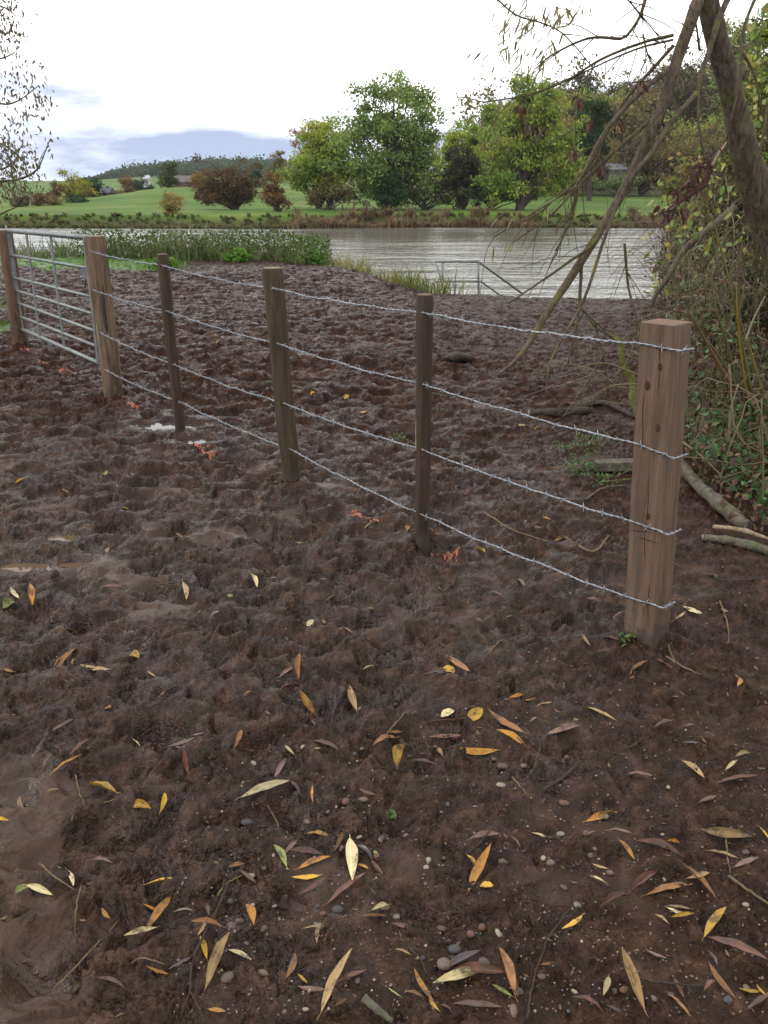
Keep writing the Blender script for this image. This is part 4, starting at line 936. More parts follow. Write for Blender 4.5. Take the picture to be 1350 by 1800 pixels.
def knotty(pts, hws, name, mat, root, n=16, k=10, lump=0.09, seed=0):
    p = pline(pts, k); s = mpp(np.mean([q[2] for q in pts])); m = len(p)
    rad = np.interp(np.linspace(0, 1, m), np.linspace(0, 1, len(hws)), hws) * s
    tan = np.gradient(p, axis=0); tan /= np.linalg.norm(tan, axis=1)[:, None]
    u = np.cross(tan, [0, 1.0, 0.1]); u /= np.linalg.norm(u, axis=1)[:, None]; w = np.cross(tan, u); ang = np.arange(n) * 2 * math.pi / n
    nz = np.array([[perlin(np.array([math.cos(a) * 1.4 + seed]), np.array([math.sin(a) * 1.4 + i * 0.16]), 8)[0] + 0.5 * perlin(np.array([math.cos(a) * 4 + seed]), np.array([math.sin(a) * 4 + i * 0.35]), 9)[0] for a in ang] for i in range(m)])
    rdg = np.array([[abs(perlin(np.array([a * 2.6 + 0.35 * math.sin(i * 0.22 + a) + seed]), np.array([i * 0.13]), 19)[0]) for a in ang] for i in range(m)])
    rr = rad[:, None] * (1 + lump * nz - 0.16 * rdg * (n > 14))
    V = (p[:, None] + rr[..., None] * (np.cos(ang)[None, :, None] * u[:, None] + np.sin(ang)[None, :, None] * w[:, None])).reshape(-1, 3)
    i = np.arange(m - 1)[:, None] * n; j = np.arange(n)[None, :]; kk_ = (j + 1) % n
    Q = np.stack([i + j, i + kk_, i + n + kk_, i + n + j], -1).reshape(-1, 4)
    V = np.vstack([V, p[0], p[-1]]); Tt = [(m * n, (q + 1) % n, q) for q in range(n)] + [(m * n + 1, (m - 1) * n + q, (m - 1) * n + (q + 1) % n) for q in range(n)]
    obj(name, mesh_np(name, V - np.array(root.location), Q, Tt, mat), root); return p
knotty([(1090, -420, 5.0), (1180, -220, 5.1), (1228, -60, 5.2), (1258, 60, 5.3), (1290, 180, 5.4), (1318, 300, 5.5), (1362, 390, 5.6), (1410, 500, 5.7), (1440, 640, 5.8), (1452, 800, 5.9)],
       [10, 12.5, 15, 16.5, 18.5, 26, 42, 56, 64, 82], 'trunk', M_WILLOW, wil, 36, 14, 0.10, 1)
knotty([(1250, -160, 5.1), (1233, -30, 5.05), (1222, 15, 5.0), (1192, 100, 5.0), (1168, 180, 4.98), (1143, 235, 4.95), (1120, 285, 4.95), (1096, 335, 4.95), (1070, 380, 4.92), (1040, 430, 4.9), (1002, 490, 4.9), (965, 545, 4.88), (935, 595, 4.85), (905, 635, 4.83), (862, 668, 4.8)],
       [10, 9.5, 9.5, 9.5, 8.3, 8.6, 7.4, 7.8, 7, 7.4, 7, 6.2, 5.4, 4, 1.3], 'hanging_limb', M_LIMB, wil, 12, 9, 0.10, 5)
BR = [
    ([(1183, 62, 4.95), (1130, 75, 4.9), (1060, 103, 4.8), (1000, 140, 4.75), (930, 168, 4.7), (850, 181, 4.65)], 3, 1),
    ([(1183, 70, 4.95), (1120, 86, 4.9), (1040, 120, 4.85), (985, 150, 4.8)], 2.2, 0.8),
    ([(1184, 80, 5.0), (1130, 140, 4.95), (1095, 183, 4.9), (1065, 240, 4.85), (1040, 290, 4.8), (1005, 345, 4.8)], 3, 1.2),
    ([(1172, 125, 4.95), (1140, 150, 4.9), (1100, 187, 4.85), (1070, 222, 4.8), (1045, 260, 4.75), (1020, 310, 4.7), (975, 370, 4.7), (900, 425, 4.6)], 4.8, 1),
    ([(1075, 215, 4.8), (1050, 262, 4.75), (1025, 310, 4.7), (1008, 360, 4.7), (990, 412, 4.65), (978, 450, 4.6)], 3.2, 1),
    ([(1065, 235, 4.8), (1035, 280, 4.75), (1018, 330, 4.7), (1000, 395, 4.7), (975, 440, 4.6)], 2.8, 1),
    ([(1060, 245, 4.8), (1042, 290, 4.72), (1000, 330, 4.7), (950, 372, 4.6), (905, 395, 4.55)], 2.6, 0.9),
    ([(1283, -10, 5.1), (1262, 37, 5.05), (1248, 85, 5.0), (1231, 137, 4.95), (1226, 178, 4.95), (1229, 225, 4.9), (1240, 283, 4.9)], 5.6, 1.8),
    ([(1225, 163, 4.95), (1178, 218, 4.9), (1146, 267, 4.85), (1109, 315, 4.8), (1087, 359, 4.8), (1066, 411, 4.75), (1035, 505, 4.7), (1018, 545, 4.7), (987, 600, 4.65), (966, 645, 4.6), (960, 700, 4.6)], 4.6, 1.1),
    ([(1139, 215, 4.95), (1072, 274, 4.85), (1028, 315, 4.8), (972, 352, 4.7), (868, 415, 4.6)], 3.2, 1),
    ([(1137, -10, 4.8), (1125, 30, 4.78), (1106, 58, 4.75), (1091, 68, 4.75)], 3, 2),
    ([(1090, 68, 4.75), (1035, 67, 4.7), (972, 96, 4.65), (942, 122, 4.6)], 2.6, 1),
    ([(1060, 402, 4.9), (1040, 432, 4.85), (1000, 460, 4.8), (957, 490, 4.75), (895, 532, 4.7)], 3.4, 1.2),
    ([(1022, 465, 4.9), (1017, 547, 4.85), (1007, 597, 4.8), (998, 638, 4.8)], 3.2, 1),
    ([(1020, 540, 4.8), (1040, 560, 4.8), (1062, 580, 4.8)], 2.4, 1.2),
    ([(1098, 428, 5.2), (1103, 497, 5.2), (1113, 540, 5.15), (1127, 590, 5.1)], 2.6, 1.4),
    ([(1330, -10, 5.6), (1305, 60, 5.5), (1302, 140, 5.4), (1290, 190, 5.3), (1278, 245, 5.3)], 3, 1.2),
    ([(1230, 90, 5.0), (1225, 50, 5.0), (1222, 30, 5.0)], 2, 1),
    ([(1300, 85, 5.5), (1325, 130, 5.5), (1340, 200, 5.5), (1352, 260, 5.5)], 2.6, 1.4),
    ([(1350, 175, 5.4), (1340, 250, 5.3), (1325, 318, 5.3)], 3, 1.6),
    ([(860, -15, 4.5), (905, 25, 4.5), (950, 40, 4.5), (990, 60, 4.55), (1035, 110, 4.6), (1070, 160, 4.65)], 1.5, 0.7),
    ([(1130, 60, 4.7), (1140, 100, 4.7), (1158, 130, 4.7)], 1.6, 0.6),
    ([(1095, -10, 4.7), (1130, 30, 4.7), (1170, 80, 4.75)], 1.3, 0.7),
]
tw_pts = []
for pts, a, b_ in BR:
    p = branch(pts, a, b_, 'branch', M_TWIG if a < 4 else M_LIMB, wil, 6, 6, 0.06, buds=10)
    tw_pts.append(p)
# fine side twigs
mb = MB()
for p in tw_pts:
    for _ in range(5):
        i = rng.integers(2, len(p)); d = (p[i] - p[i - 1]); d /= np.linalg.norm(d); q = d * 0.5 + rand_unit(1)[0] * 0.55 + np.array([-0.1, 0, -0.3]); q /= np.linalg.norm(q); l = rng.uniform(0.10, 0.42)
        mb.tube(spline([p[i], p[i] + q * l * 0.5 + rng.normal(size=3) * 0.012, p[i] + q * l + np.array([0, 0, -0.1 * l])], 4), np.linspace(0.0028, 0.001, 9), 4, False)
o = mb.build('twigs', M_TWIG, wil); o['kind'] = 'stuff'
# lower bough behind the corner post, torn bark splinter, hanging rootlets
knotty([(1290, 365, 6.6), (1268, 384, 6.5), (1227, 417, 6.4), (1197, 447, 6.4), (1177, 483, 6.3), (1152, 520, 6.3), (1146, 540, 6.3)], [6, 6, 5.5, 5, 4.5, 4, 3], 'bough', M_WILLOW, wil, 10, 8, 0.12, 8)
knotty([(1279, 248, 5.2), (1264, 268, 5.15), (1249, 294, 5.1), (1236, 322, 5.1), (1202, 348, 5.05), (1165, 375, 5.0)], [1.5, 3, 5, 6.5, 5, 1.5], 'torn_bark', M_TORN, wil, 9, 8, 0.5, 12)
mb = MB()
for _ in range(40):
    t0 = rng.uniform(0, 1); c = np.array([1262, 268]) * (1 - t0) + np.array([1172, 370]) * t0 + rng.normal(size=2) * 5
    mb.tube(pline([(c[0], c[1], 5.07), (c[0] - 9 + rng.normal() * 8, c[1] + 12 + rng.normal() * 6, 5.05), (c[0] - 20 + rng.normal() * 14, c[1] + 26 + rng.normal() * 10, 5.05)], 3), np.linspace(0.006, 0.0015, 7), 4, False)
o = mb.build('bark_shreds', M_TORN, wil); o['kind'] = 'stuff'
mb = MB(); mb.tube(pline([(1277, 250, 5.14), (1262, 272, 5.08), (1251, 292, 5.05)]), np.linspace(0.004, 0.011, 13), 6); mb.build('splinter', M_PALEW, wil)
mb = MB()
for _ in range(26):
    x0 = rng.uniform(1305, 1350); y0 = rng.uniform(395, 450); l = rng.uniform(40, 110)
    mb.tube(pline([(x0, y0, 5.35), (x0 + rng.normal() * 5, y0 + l * .5, 5.33), (x0 + rng.normal() * 9 - 3, y0 + l, 5.3)], 3), np.linspace(0.003, 0.001, 7), 4, False)
o = mb.build('rootlets', M_TWIG, wil); o['kind'] = 'stuff'
# willow leaves still hanging: thin, pale olive
def hang_leaf(c, d, l, w):
    d = d / np.linalg.norm(d); s = np.cross(d, rand_unit(1)[0]); s /= np.linalg.norm(s) + 1e-9; nrm = np.cross(d, s)
    V = [c, c + d * l * .3 + s * w, c + d * l * .3 - s * w, c + d * l * .7 + s * w * .8 + nrm * w * .5, c + d * l * .7 - s * w * .8 + nrm * w * .5, c + d * l + nrm * w]
    return V
LV, LQ, LT, LC = [], [], [], []
def add_hang(c, d, l, w, col):
    b0 = len(LV); LV.extend(hang_leaf(c, d, l, w)); LT.append((b0, b0 + 1, b0 + 2)); LQ.append((b0 + 1, b0 + 3, b0 + 4, b0 + 2)); LT.append((b0 + 3, b0 + 5, b0 + 4)); LC.extend([col] * 6)
WL = [(0.16, 0.15, 0.045), (0.12, 0.12, 0.04), (0.20, 0.17, 0.06), (0.10, 0.095, 0.04)]
for (cx, cy, sx, sy, n_) in ((905, 40, 22, 30, 34), (935, 30, 25, 28, 36), (980, 18, 24, 18, 26), (955, 75, 24, 20, 20), (895, 85, 14, 18, 12), (1010, 10, 18, 12, 10), (930, 115, 14, 12, 10), (1000, 330, 40, 30, 10), (900, 400, 30, 24, 14), (850, 100, 12, 12, 4)):
    for _ in range(n_):
        c = P(rng.normal(cx, sx), rng.normal(cy, sy), rng.uniform(4.4, 4.8)); d = np.array([-0.35, 0, -0.8]) + rng.normal(size=3) * 0.4
        add_hang(c, d, rng.uniform(0.05, 0.10), rng.uniform(0.003, 0.006), pal_cols(WL, 1)[0])
for (px, py) in ((1018, 178), (1032, 205), (1045, 245), (1005, 262), (912, 185), (925, 212), (950, 222), (1128, 150), (1090, 215), (1050, 262), (1060, 290), (1215, 310), (1200, 340), (1185, 355), (1220, 300), (1190, 330), (1165, 365), (1175, 372), (1150, 380), (1205, 372)):
    for _ in range(3): add_hang(P(px + rng.normal() * 4, py + rng.normal() * 4, 4.85), np.array([0.1, 0, -1]) + rng.normal(size=3) * 0.35, rng.uniform(0.04, 0.075), rng.uniform(0.007, 0.013), pal_cols([(0.07, 0.025, 0.02), (0.10, 0.04, 0.03), (0.06, 0.03, 0.025)], 1)[0])
for (cx, cy, sx, sy, n_) in ((1320, 60, 24, 50, 40), (1335, 160, 16, 50, 36), (1245, 320, 22, 24, 26), (1215, 400, 26, 26, 26), (1330, 260, 18, 30, 22), (1180, 425, 18, 22, 14), (1155, 505, 8, 8, 8), (1290, 430, 26, 30, 24), (1165, 350, 18, 20, 10)):
    for _ in range(n_):
        add_hang(P(rng.normal(cx, sx), rng.normal(cy, sy), rng.uniform(5.5, 6.6)), np.array([-0.2, 0, -0.6]) + rng.normal(size=3) * 0.6, rng.uniform(0.035, 0.07), rng.uniform(0.010, 0.018), pal_cols([(0.14, 0.20, 0.04), (0.20, 0.23, 0.05), (0.10, 0.16, 0.05), (0.26, 0.22, 0.05)], 1)[0])
me = mesh_np('leaves', np.array(LV) - np.array(wil.location), LQ, LT, M_FOLN, False, np.array(LC)); o = obj('leaves', me, wil); o['kind'] = 'stuff'

# ------------------------------------------------------------------ undergrowth on the right
def under_pt(n, x0, x1, y0, y1, hmax):
    x = rng.uniform(x0, x1, n); y = rng.uniform(y0, y1, n); z0 = base_h(x, y); return x, y, z0, rng.uniform(0, 1, n) * hmax
EDGE = lambda y: np.interp(y, [3.4, 4.2, 5, 6, 7, 9, 11, 14.5], [1.75, 1.75, 1.75, 1.95, 2.2, 2.8, 3.4, 4.3])
mbs = MB(); pal_st = np.array([(0.10, 0.075, 0.04), (0.07, 0.055, 0.035), (0.14, 0.11, 0.06), (0.10, 0.10, 0.035), (0.16, 0.13, 0.09), (0.06, 0.035, 0.025)])
for _ in range(1150):
    y = rng.uniform(4.4, 14.5); e = float(EDGE(y)); x = e + abs(rng.normal()) * 1.2 + 0.05; z0 = T(x, y)
    h = rng.uniform(0.25, 1.5) * np.interp(y, [4.4, 5.5, 8, 14], [0.35, 0.75, 1.1, 1.3]); a = rng.uniform(0, 6.28); l = rng.uniform(0.15, 0.9)
    dx, dy = math.cos(a) * l - 0.15, math.sin(a) * l
    p = spline([(x, y, z0 - .03), (x + dx * .3, y + dy * .3, z0 + h * .7), (x + dx * .75, y + dy * .75, z0 + h), (x + dx * 1.25, y + dy * 1.2, z0 + h * rng.uniform(0.5, 1.05))], 3)
    p[1:] += rng.normal(size=(len(p) - 1, 3)) * 0.018
    mbs.tube(p, np.linspace(1, 0.4, len(p)) * rng.choice([0.0022, 0.003, 0.0045, 0.007]), 3, False, pal_st[rng.integers(0, 6)] * rng.uniform(.8, 1.6))
o = mbs.build('bramble_stems', M_FOLN); tag(o, 'tangle of thin brown and olive bramble stems behind the corner post', 'brambles', kind='stuff')
def leaf_stuff(name, label, cat, n, ylo, yhi, spread, hfun, size, pal, aspect=0.6, emin=0.0):
    y = rng.uniform(ylo, yhi, n); x = EDGE(y) + emin + np.abs(rng.normal(size=n)) * spread; z0 = base_h(x, y)
    cl = fbm(x, y, 0.5, 2, 501) ; hh = hfun(y) * rng.uniform(0, 1, n) ** 1.2 * (0.75 + 0.5 * cl)
    V, Q = leaf_cards(np.stack([x, y, z0 + 0.03 + np.clip(hh, 0, 9)], -1), size, aspect); c = pal_cols(pal, n, 0.3)
    return tag(obj(name, mesh_np(name, V, Q, None, M_FOLN, False, np.repeat(c, 4, 0))), label, cat, kind='stuff')
leaf_stuff('bramble_leaves', 'small dark green bramble leaves in the thicket at right', 'brambles', 4800, 4.6, 14, 0.9, lambda y: np.interp(y, [4.6, 6, 9, 14], [0.25, 0.9, 1.3, 1.5]), 0.026, [(0.045, 0.085, 0.026), (0.065, 0.12, 0.04), (0.04, 0.06, 0.026), (0.12, 0.14, 0.04), (0.09, 0.15, 0.075)])
leaf_stuff('dead_leaves', 'brown and purple dead leaves caught in the thicket at right', 'leaves', 8500, 4.0, 14, 1.0, lambda y: np.interp(y, [4.4, 6, 9, 14], [0.12, 0.8, 1.3, 1.5]), 0.024, [(0.09, 0.055, 0.03), (0.06, 0.035, 0.028), (0.13, 0.085, 0.045), (0.07, 0.03, 0.025), (0.16, 0.11, 0.05)])
leaf_stuff('ivy', 'low green ivy and weeds on the ground right of the corner post', 'ivy', 1100, 4.0, 6.5, 0.6, lambda y: 0.16 + 0 * y, 0.024, [(0.03, 0.075, 0.02), (0.05, 0.12, 0.03), (0.07, 0.14, 0.05)], 0.7, 0.15)
# taller scrub further back along the near bank, each bush its own
SB = 'scrub bushes along the near bank at right'
for i, (px, Y, lob, pal, p2c, nl, lf, lab) in enumerate([
    (1290, 11.5, [(1290, 330, 95, 70), (1330, 250, 70, 80), (1240, 400, 60, 60)], OLIVE, GREEN, 5200, 6.5, 'olive green bush behind the lower bough, just left of the willow trunk'),
    (1350, 9.0, [(1365, 180, 60, 110), (1380, 320, 70, 90), (1350, 90, 40, 60)], [(0.10, 0.13, 0.04), (0.14, 0.15, 0.045), (0.09, 0.085, 0.035)], YGREEN, 2400, 5.5, 'leafy green bush at the right edge behind the leaning trunk'),
    (1230, 13.5, [(1225, 440, 60, 55), (1190, 480, 34, 40), (1270, 420, 60, 60)], OLIVE, PURP, 4200, 5.5, 'brownish thicket at the water edge behind the corner post'),
    (1330, 7.5, [(1345, 520, 90, 90), (1290, 570, 70, 70), (1360, 430, 60, 60)], PURP, GREEN, 4200, 7, 'dark tangled bush at right edge under the willow trunk')]):
    far_tree('scrub_bush', lab, Y, px, lob, 3, [tuple(c * 0.85 for c in q) for q in pal], 70, nl, 16, lf, 'bush', SB, n_limb=60, pal2=p2c, fork=0.12)
# coloured shoots springing from the willow foot
SH = [([(1322, 695, 5.2), (1298, 569, 5.15), (1287, 513, 5.1), (1264, 424, 5.1), (1250, 375, 5.1)], 3, (0.13, 0.12, 0.03)), ([(1312, 695, 5.2), (1300, 600, 5.15), (1296, 550, 5.1), (1294, 495, 5.1)], 2.8, (0.22, 0.15, 0.03)),
      ([(1300, 690, 5.2), (1280, 610, 5.15), (1262, 555, 5.1), (1255, 520, 5.1), (1245, 470, 5.1)], 2.8, (0.10, 0.10, 0.03)), ([(1288, 680, 5.15), (1255, 625, 5.1), (1212, 547, 5.0)], 3.4, (0.16, 0.085, 0.035)),
      ([(1280, 780, 4.9), (1285, 720, 4.9), (1298, 675, 4.9)], 2.6, (0.22, 0.18, 0.12)), ([(1340, 690, 5.2), (1318, 610, 5.2), (1300, 560, 5.15), (1308, 500, 5.1)], 2.5, (0.17, 0.15, 0.04)),
      ([(1310, 600, 5.0), (1325, 560, 5.0), (1345, 520, 5.0)], 2.2, (0.25, 0.22, 0.14)), ([(1350, 840, 4.6), (1310, 870, 4.6), (1255, 940, 4.5), (1195, 962, 4.4)], 2.8, (0.16, 0.14, 0.07)),
      ([(1340, 900, 4.3), (1342, 820, 4.3), (1338, 700, 4.35)], 1.8, (0.14, 0.11, 0.06)), ([(1282, 640, 5.0), (1295, 760, 4.8), (1345, 800, 4.7)], 1.8, (0.13, 0.10, 0.06)),
      ([(1198, 776, 4.9), (1240, 808, 4.8), (1310, 880, 4.6)], 2.6, (0.20, 0.16, 0.09)), ([(1125, 900, 4.9), (1150, 700, 5.2), (1128, 560, 5.3)], 1.8, (0.13, 0.13, 0.05)),
      ([(1060, 655, 5.6), (1000, 640, 5.6), (985, 650, 5.6)], 1.4, (0.15, 0.13, 0.07)), ([(1125, 660, 5.4), (1060, 638, 5.4), (1000, 652, 5.4)], 1.6, (0.15, 0.14, 0.06)), ([(1120, 675, 5.4), (1075, 678, 5.4), (1045, 695, 5.5)], 1.5, (0.16, 0.14, 0.07))]
for i, (pts, hw, c) in enumerate(SH):
    p = pline(pts, 6); s = mpp(5)
    nm = {0.22: 'pale', 0.16: 'reddish brown', 0.13: 'olive', 0.10: 'dark olive', 0.17: 'yellow green', 0.25: 'straw coloured', 0.14: 'brown', 0.15: 'thin olive', 0.20: 'tan'}.get(c[0], 'brown')
    root = thing('shoot', p[0], f'{nm} shoot in the thicket right of the corner post, {ORD[i]} of the long ones', 'shoot', 'long shoots in the thicket')
    mb = MB(); mb.tube(p, np.linspace(hw, hw * .45, len(p)) * s, 5, True, c); mb.build('stem', M_FOLN, root)

# ------------------------------------------------------------------ logs and timber lying about
def log(name, label, pts, hws, mat, n=10, lump=0.1, zoff=0.0, cat='log'):
    P3 = [on_mud(a, b) for a, b in pts]; s = [mpp(q[1]) for q in P3]
    P3 = [q + np.array([0, 0, w * k * 0.75 + zoff]) for q, w, k in zip(P3, hws, s)]
    root = thing(name, P3[0], label, cat)
    p = spline(P3, 7); r = np.interp(np.linspace(0, 1, len(p)), np.linspace(0, 1, len(hws)), [w * k for w, k in zip(hws, s)])
    mb = MB(); mb.tube(p, r, n, True, None, lump); mb.build('bark', mat, root)
    e = p[0]; d = p[0] - p[1]; d /= np.linalg.norm(d); mb = MB(); mb.tube([e + d * 0.001, e + d * 0.004], [r[0] * 0.95, r[0] * 0.9], n); mb.build('cut_end', M_PALEW, root)
    return root
log('fallen_log', 'pale grey log lying right of the corner post', [(1180, 800), (1215, 848), (1258, 890), (1310, 935)], [10, 11, 13, 14], M_LOG)
log('broken_branch', 'broken branch with pale torn wood at the right edge', [(1235, 950), (1290, 958), (1360, 978)], [7, 9, 9], M_LOG)
log('split_wood', 'pale splintered strip of wood along the broken branch', [(1252, 944), (1300, 950), (1352, 966)], [4, 5, 3], M_PALEW, 7, 0.15, 0.045)
log('dark_log', 'short dark wet log lying left of the mossy branch', [(930, 730), (985, 733), (1035, 727)], [6, 10, 7], M_DARKLOG)
log('dark_log', 'small black lump of wood on the mud behind the slim post', [(780, 634), (805, 634), (832, 636)], [5, 9, 5], M_DARKLOG)
log('dark_branch', 'thin dark branch lying across the mud under the lower bough', [(1000, 722), (1060, 712), (1115, 735)], [4, 5, 4], M_DARKLOG)
mo = [(1078, 590, 6.2), (1090, 604, 6.15), (1096, 640, 6.12), (1112, 672, 6.1), (1114, 700, 6.05), (1124, 735, 6.0)]
root = thing('mossy_branch', P(*mo[-1]), 'upright yellow green mossy branch left of the corner post', 'branch')
mb = MB(); mb.tube(pline(mo, 6), np.linspace(5, 8, 31) * mpp(6.1), 9, True, None, 0.08); mb.build('stem', M_MOSS, root)
mb = MB(); mb.tube(pline([(1022, 537, 6.3), (1045, 570, 6.25), (1078, 592, 6.2)], 6), np.linspace(3, 5, 13) * mpp(6.2), 7, True, None, 0.08); mb.build('side_branch', M_LOG, root)
# sawn plank offcut
p = on_mud(1085, 830); root = thing('timber_offcut', p, 'grey sawn timber offcut lying just left of the corner post', 'timber')
an = R(4); Mz = np.array([[math.cos(an), -math.sin(an), 0], [math.sin(an), math.cos(an), 0], [0, 0, 1]])
mb = MB(); mb.box(p + np.array([0, 0, 0.045]), (0.14, 0.045, 0.028), Mz); o = mb.build('board', M_LOG, root, False)
bv = o.modifiers.new('bevel', 'BEVEL'); bv.width = 0.004; bv.segments = 2

# weeds on the mud left of the corner post
for i, (px, py, w, h_, n_, lab) in enumerate([(1035, 790, 0.10, 0.10, 90, 'green weed on the mud left of the timber offcut'), (1020, 830, 0.12, 0.08, 100, 'low green weed in front of the timber offcut'), (1055, 850, 0.10, 0.06, 70, 'small green weed nearest the corner post'), (995, 795, 0.08, 0.05, 50, 'smallest green weed left of the offcut'),
                                        (692, 1440, 0.012, 0.022, 12, 'tiny dark green moss tuft on the mud in the foreground'), (705, 772, 0.06, 0.03, 26, 'small green leaf tuft behind the slim post'), (1100, 1128, 0.05, 0.025, 26, 'tiny green seedlings at the foot of the corner post')]):
    p = on_mud(px, py); root = thing('weed', p, lab, 'weed', 'weeds on the mud')
    q = rng.normal(size=(n_, 3)) * np.array([w * .6, w * .6, h_ * .3]) + p + np.array([0, 0, h_ * .6]); q[:, 2] = np.maximum(q[:, 2], p[2] + 0.01)
    V, Q = leaf_cards(q, 0.012, 0.6); c = pal_cols([(0.05, 0.12, 0.025), (0.08, 0.16, 0.04), (0.06, 0.10, 0.035)], n_)
    obj('leaves', mesh_np('leaves', V - p, Q, None, M_FOLN, False, np.repeat(c, 4, 0)), root)
    mb = MB()
    for s in range(8): mb.tube([p, (p + q[s]) / 2 + np.array([0, 0, .01]), q[s]], 0.0018, 3)
    mb.build('stems', M_MOSS, root)

# ------------------------------------------------------------------ tree reaching in at top left
lb = np.array([-8.6, 12.6, T(-8.6, 12.6)])
lt = thing('birch_tree', lb, 'thin leaved tree reaching in from the left edge against the sky', 'tree')
knotty([(-320, 480, 12.6), (-300, 330, 12.6), (-270, 180, 12.6), (-240, 0, 12.6), (-220, -200, 12.6)], [22, 18, 15, 11, 5], 'trunk', M_WILLOW, lt, 12, 8, 0.1, 3)
LV, LQ, LT, LC = [], [], [], []
BL = [([(-270, 200, 12.6), (-150, 120, 12.2), (-60, 108, 12), (0, 104, 11.9), (30, 90, 11.8)], 5, 0.8), ([(-265, 170, 12.6), (-120, 60, 12.2), (-40, 45, 12), (10, 60, 11.9), (25, 32, 11.8)], 5, 0.8), ([(-250, 60, 12.6), (-100, -10, 12), (0, 10, 11.9), (35, 30, 11.8)], 5, 0.8),
      ([(-280, 240, 12.6), (-150, 190, 12.1), (-30, 180, 11.9), (22, 181, 11.8), (68, 150, 11.8)], 5, 0.8), ([(-295, 330, 12.6), (-140, 330, 12), (-30, 320, 11.9), (30, 315, 11.8), (65, 295, 11.7), (88, 240, 11.7)], 6, 0.9),
      ([(-295, 330, 12.6), (-120, 300, 12), (-20, 300, 11.9), (20, 290, 11.9), (40, 255, 11.8)], 5, 0.8), ([(-300, 360, 12.6), (-120, 370, 12), (-20, 380, 11.9), (15, 370, 11.8), (50, 355, 11.8)], 5, 0.8),
      ([(65, 295, 11.7), (75, 270, 11.7), (82, 262, 11.7)], 1, .5), ([(-285, 280, 12.6), (-100, 250, 12.1), (-10, 250, 11.9), (20, 262, 11.8), (45, 285, 11.8)], 5, .8)]
for pts, a, b_ in BL: branch(pts, a * 0.7, b_ * 0.7, 'branch', M_WILLOW, lt, 6, 6)
LPAL = [(0.10, 0.09, 0.035), (0.07, 0.08, 0.03), (0.14, 0.10, 0.05), (0.08, 0.06, 0.045)]
for (cx, cy, sx, sy, n_) in ((12, 20, 16, 22, 120), (20, 60, 16, 16, 70), (25, 90, 18, 16, 55), (35, 130, 24, 18, 60), (15, 160, 14, 14, 40), (68, 170, 12, 14, 60), (60, 195, 18, 12, 40), (30, 220, 20, 16, 50), (15, 260, 16, 18, 150), (30, 285, 22, 16, 180), (12, 310, 16, 16, 150), (20, 335, 22, 12, 100), (88, 245, 5, 10, 10), (45, 300, 20, 20, 80), (-80, 150, 55, 130, 400)):
    for _ in range(n_):
        add_hang(P(rng.normal(cx, sx), rng.normal(cy, sy), rng.uniform(11.3, 12.3)), np.array([0, 0, -1]) + rng.normal(size=3) * 0.45, rng.uniform(0.035, 0.075), rng.uniform(0.007, 0.015), pal_cols(LPAL, 1)[0])
me = mesh_np('leaves', np.array(LV) - lb, LQ, LT, M_FOLN, False, np.array(LC)); o = obj('leaves', me, lt); o['kind'] = 'stuff'
# ------------------------------------------------------------------ fallen leaves, pebbles, twigs, paint marks
def leaf_mat(name, c1, c2, spot, spots=0.35, rough=0.5):
    m, t, b, o = new_mat(name)
    tcn = N(t, 'ShaderNodeTexCoord'); v = tcn.outputs['Object']; oi = N(t, 'ShaderNodeObjectInfo')
    ml = N(t, 'ShaderNodeVectorMath', operation='SCALE'); ml.inputs[0].default_value = (37, 19, 53); L(t, oi, 'Random', ml, 'Scale')
    av = N(t, 'ShaderNodeVectorMath', operation='ADD'); t.links.new(v, av.inputs[0]); L(t, ml, 0, av, 1)
    n1 = noise(t, 4, 4, 0.6, av.outputs[0]); r = ramp(t, [(0.35, c1), (0.65, c2)]); L(t, n1, 0, r, 0)
    n2 = noise(t, 9, 3, 0.6, av.outputs[0]); r2 = ramp(t, [(0.56, 0.0), (0.66, spots)]); L(t, n2, 0, r2, 0)
    mx = mixc(t); L(t, r2, 0, mx, 0); L(t, r, 0, mx, 6); mx.inputs[7].default_value = (*spot, 1)
    sp = N(t, 'ShaderNodeSeparateXYZ'); t.links.new(v, sp.inputs[0]); ab = math_n(t, 'ABSOLUTE'); L(t, sp, 1, ab, 0)
    rb = ramp(t, [(0.0, 0.45), (0.016, 0.0)]); L(t, ab, 0, rb, 0)
    mx2 = mixc(t); L(t, rb, 0, mx2, 0); L(t, mx, 2, mx2, 6); mx2.inputs[7].default_value = (min(1, c2[0] * 1.5 + .04), min(1, c2[1] * 1.5 + .03), c2[2] * 1.4 + .02, 1)
    n7 = noise(t, 2.2, 5, 0.7, av.outputs[0]); r7 = ramp(t, [(0.52, 0.0), (0.60, 0.75)]); L(t, n7, 0, r7, 0); mxm = mixc(t); L(t, r7, 0, mxm, 0); L(t, mx2, 2, mxm, 6); mxm.inputs[7].default_value = (0.06, 0.038, 0.027, 1); mx2 = mxm
    br = ramp(t, [(0, 0.40), (1, 0.85)]); L(t, oi, 'Random', br, 0); mx3 = mixc(t, 'MULTIPLY', 1.0); L(t, mx2, 2, mx3, 6); L(t, br, 0, mx3, 7)
    L(t, mx3, 2, b, 'Base Color'); b.inputs['Roughness'].default_value = rough; b.inputs['Specular IOR Level'].default_value = 0.3
    return m
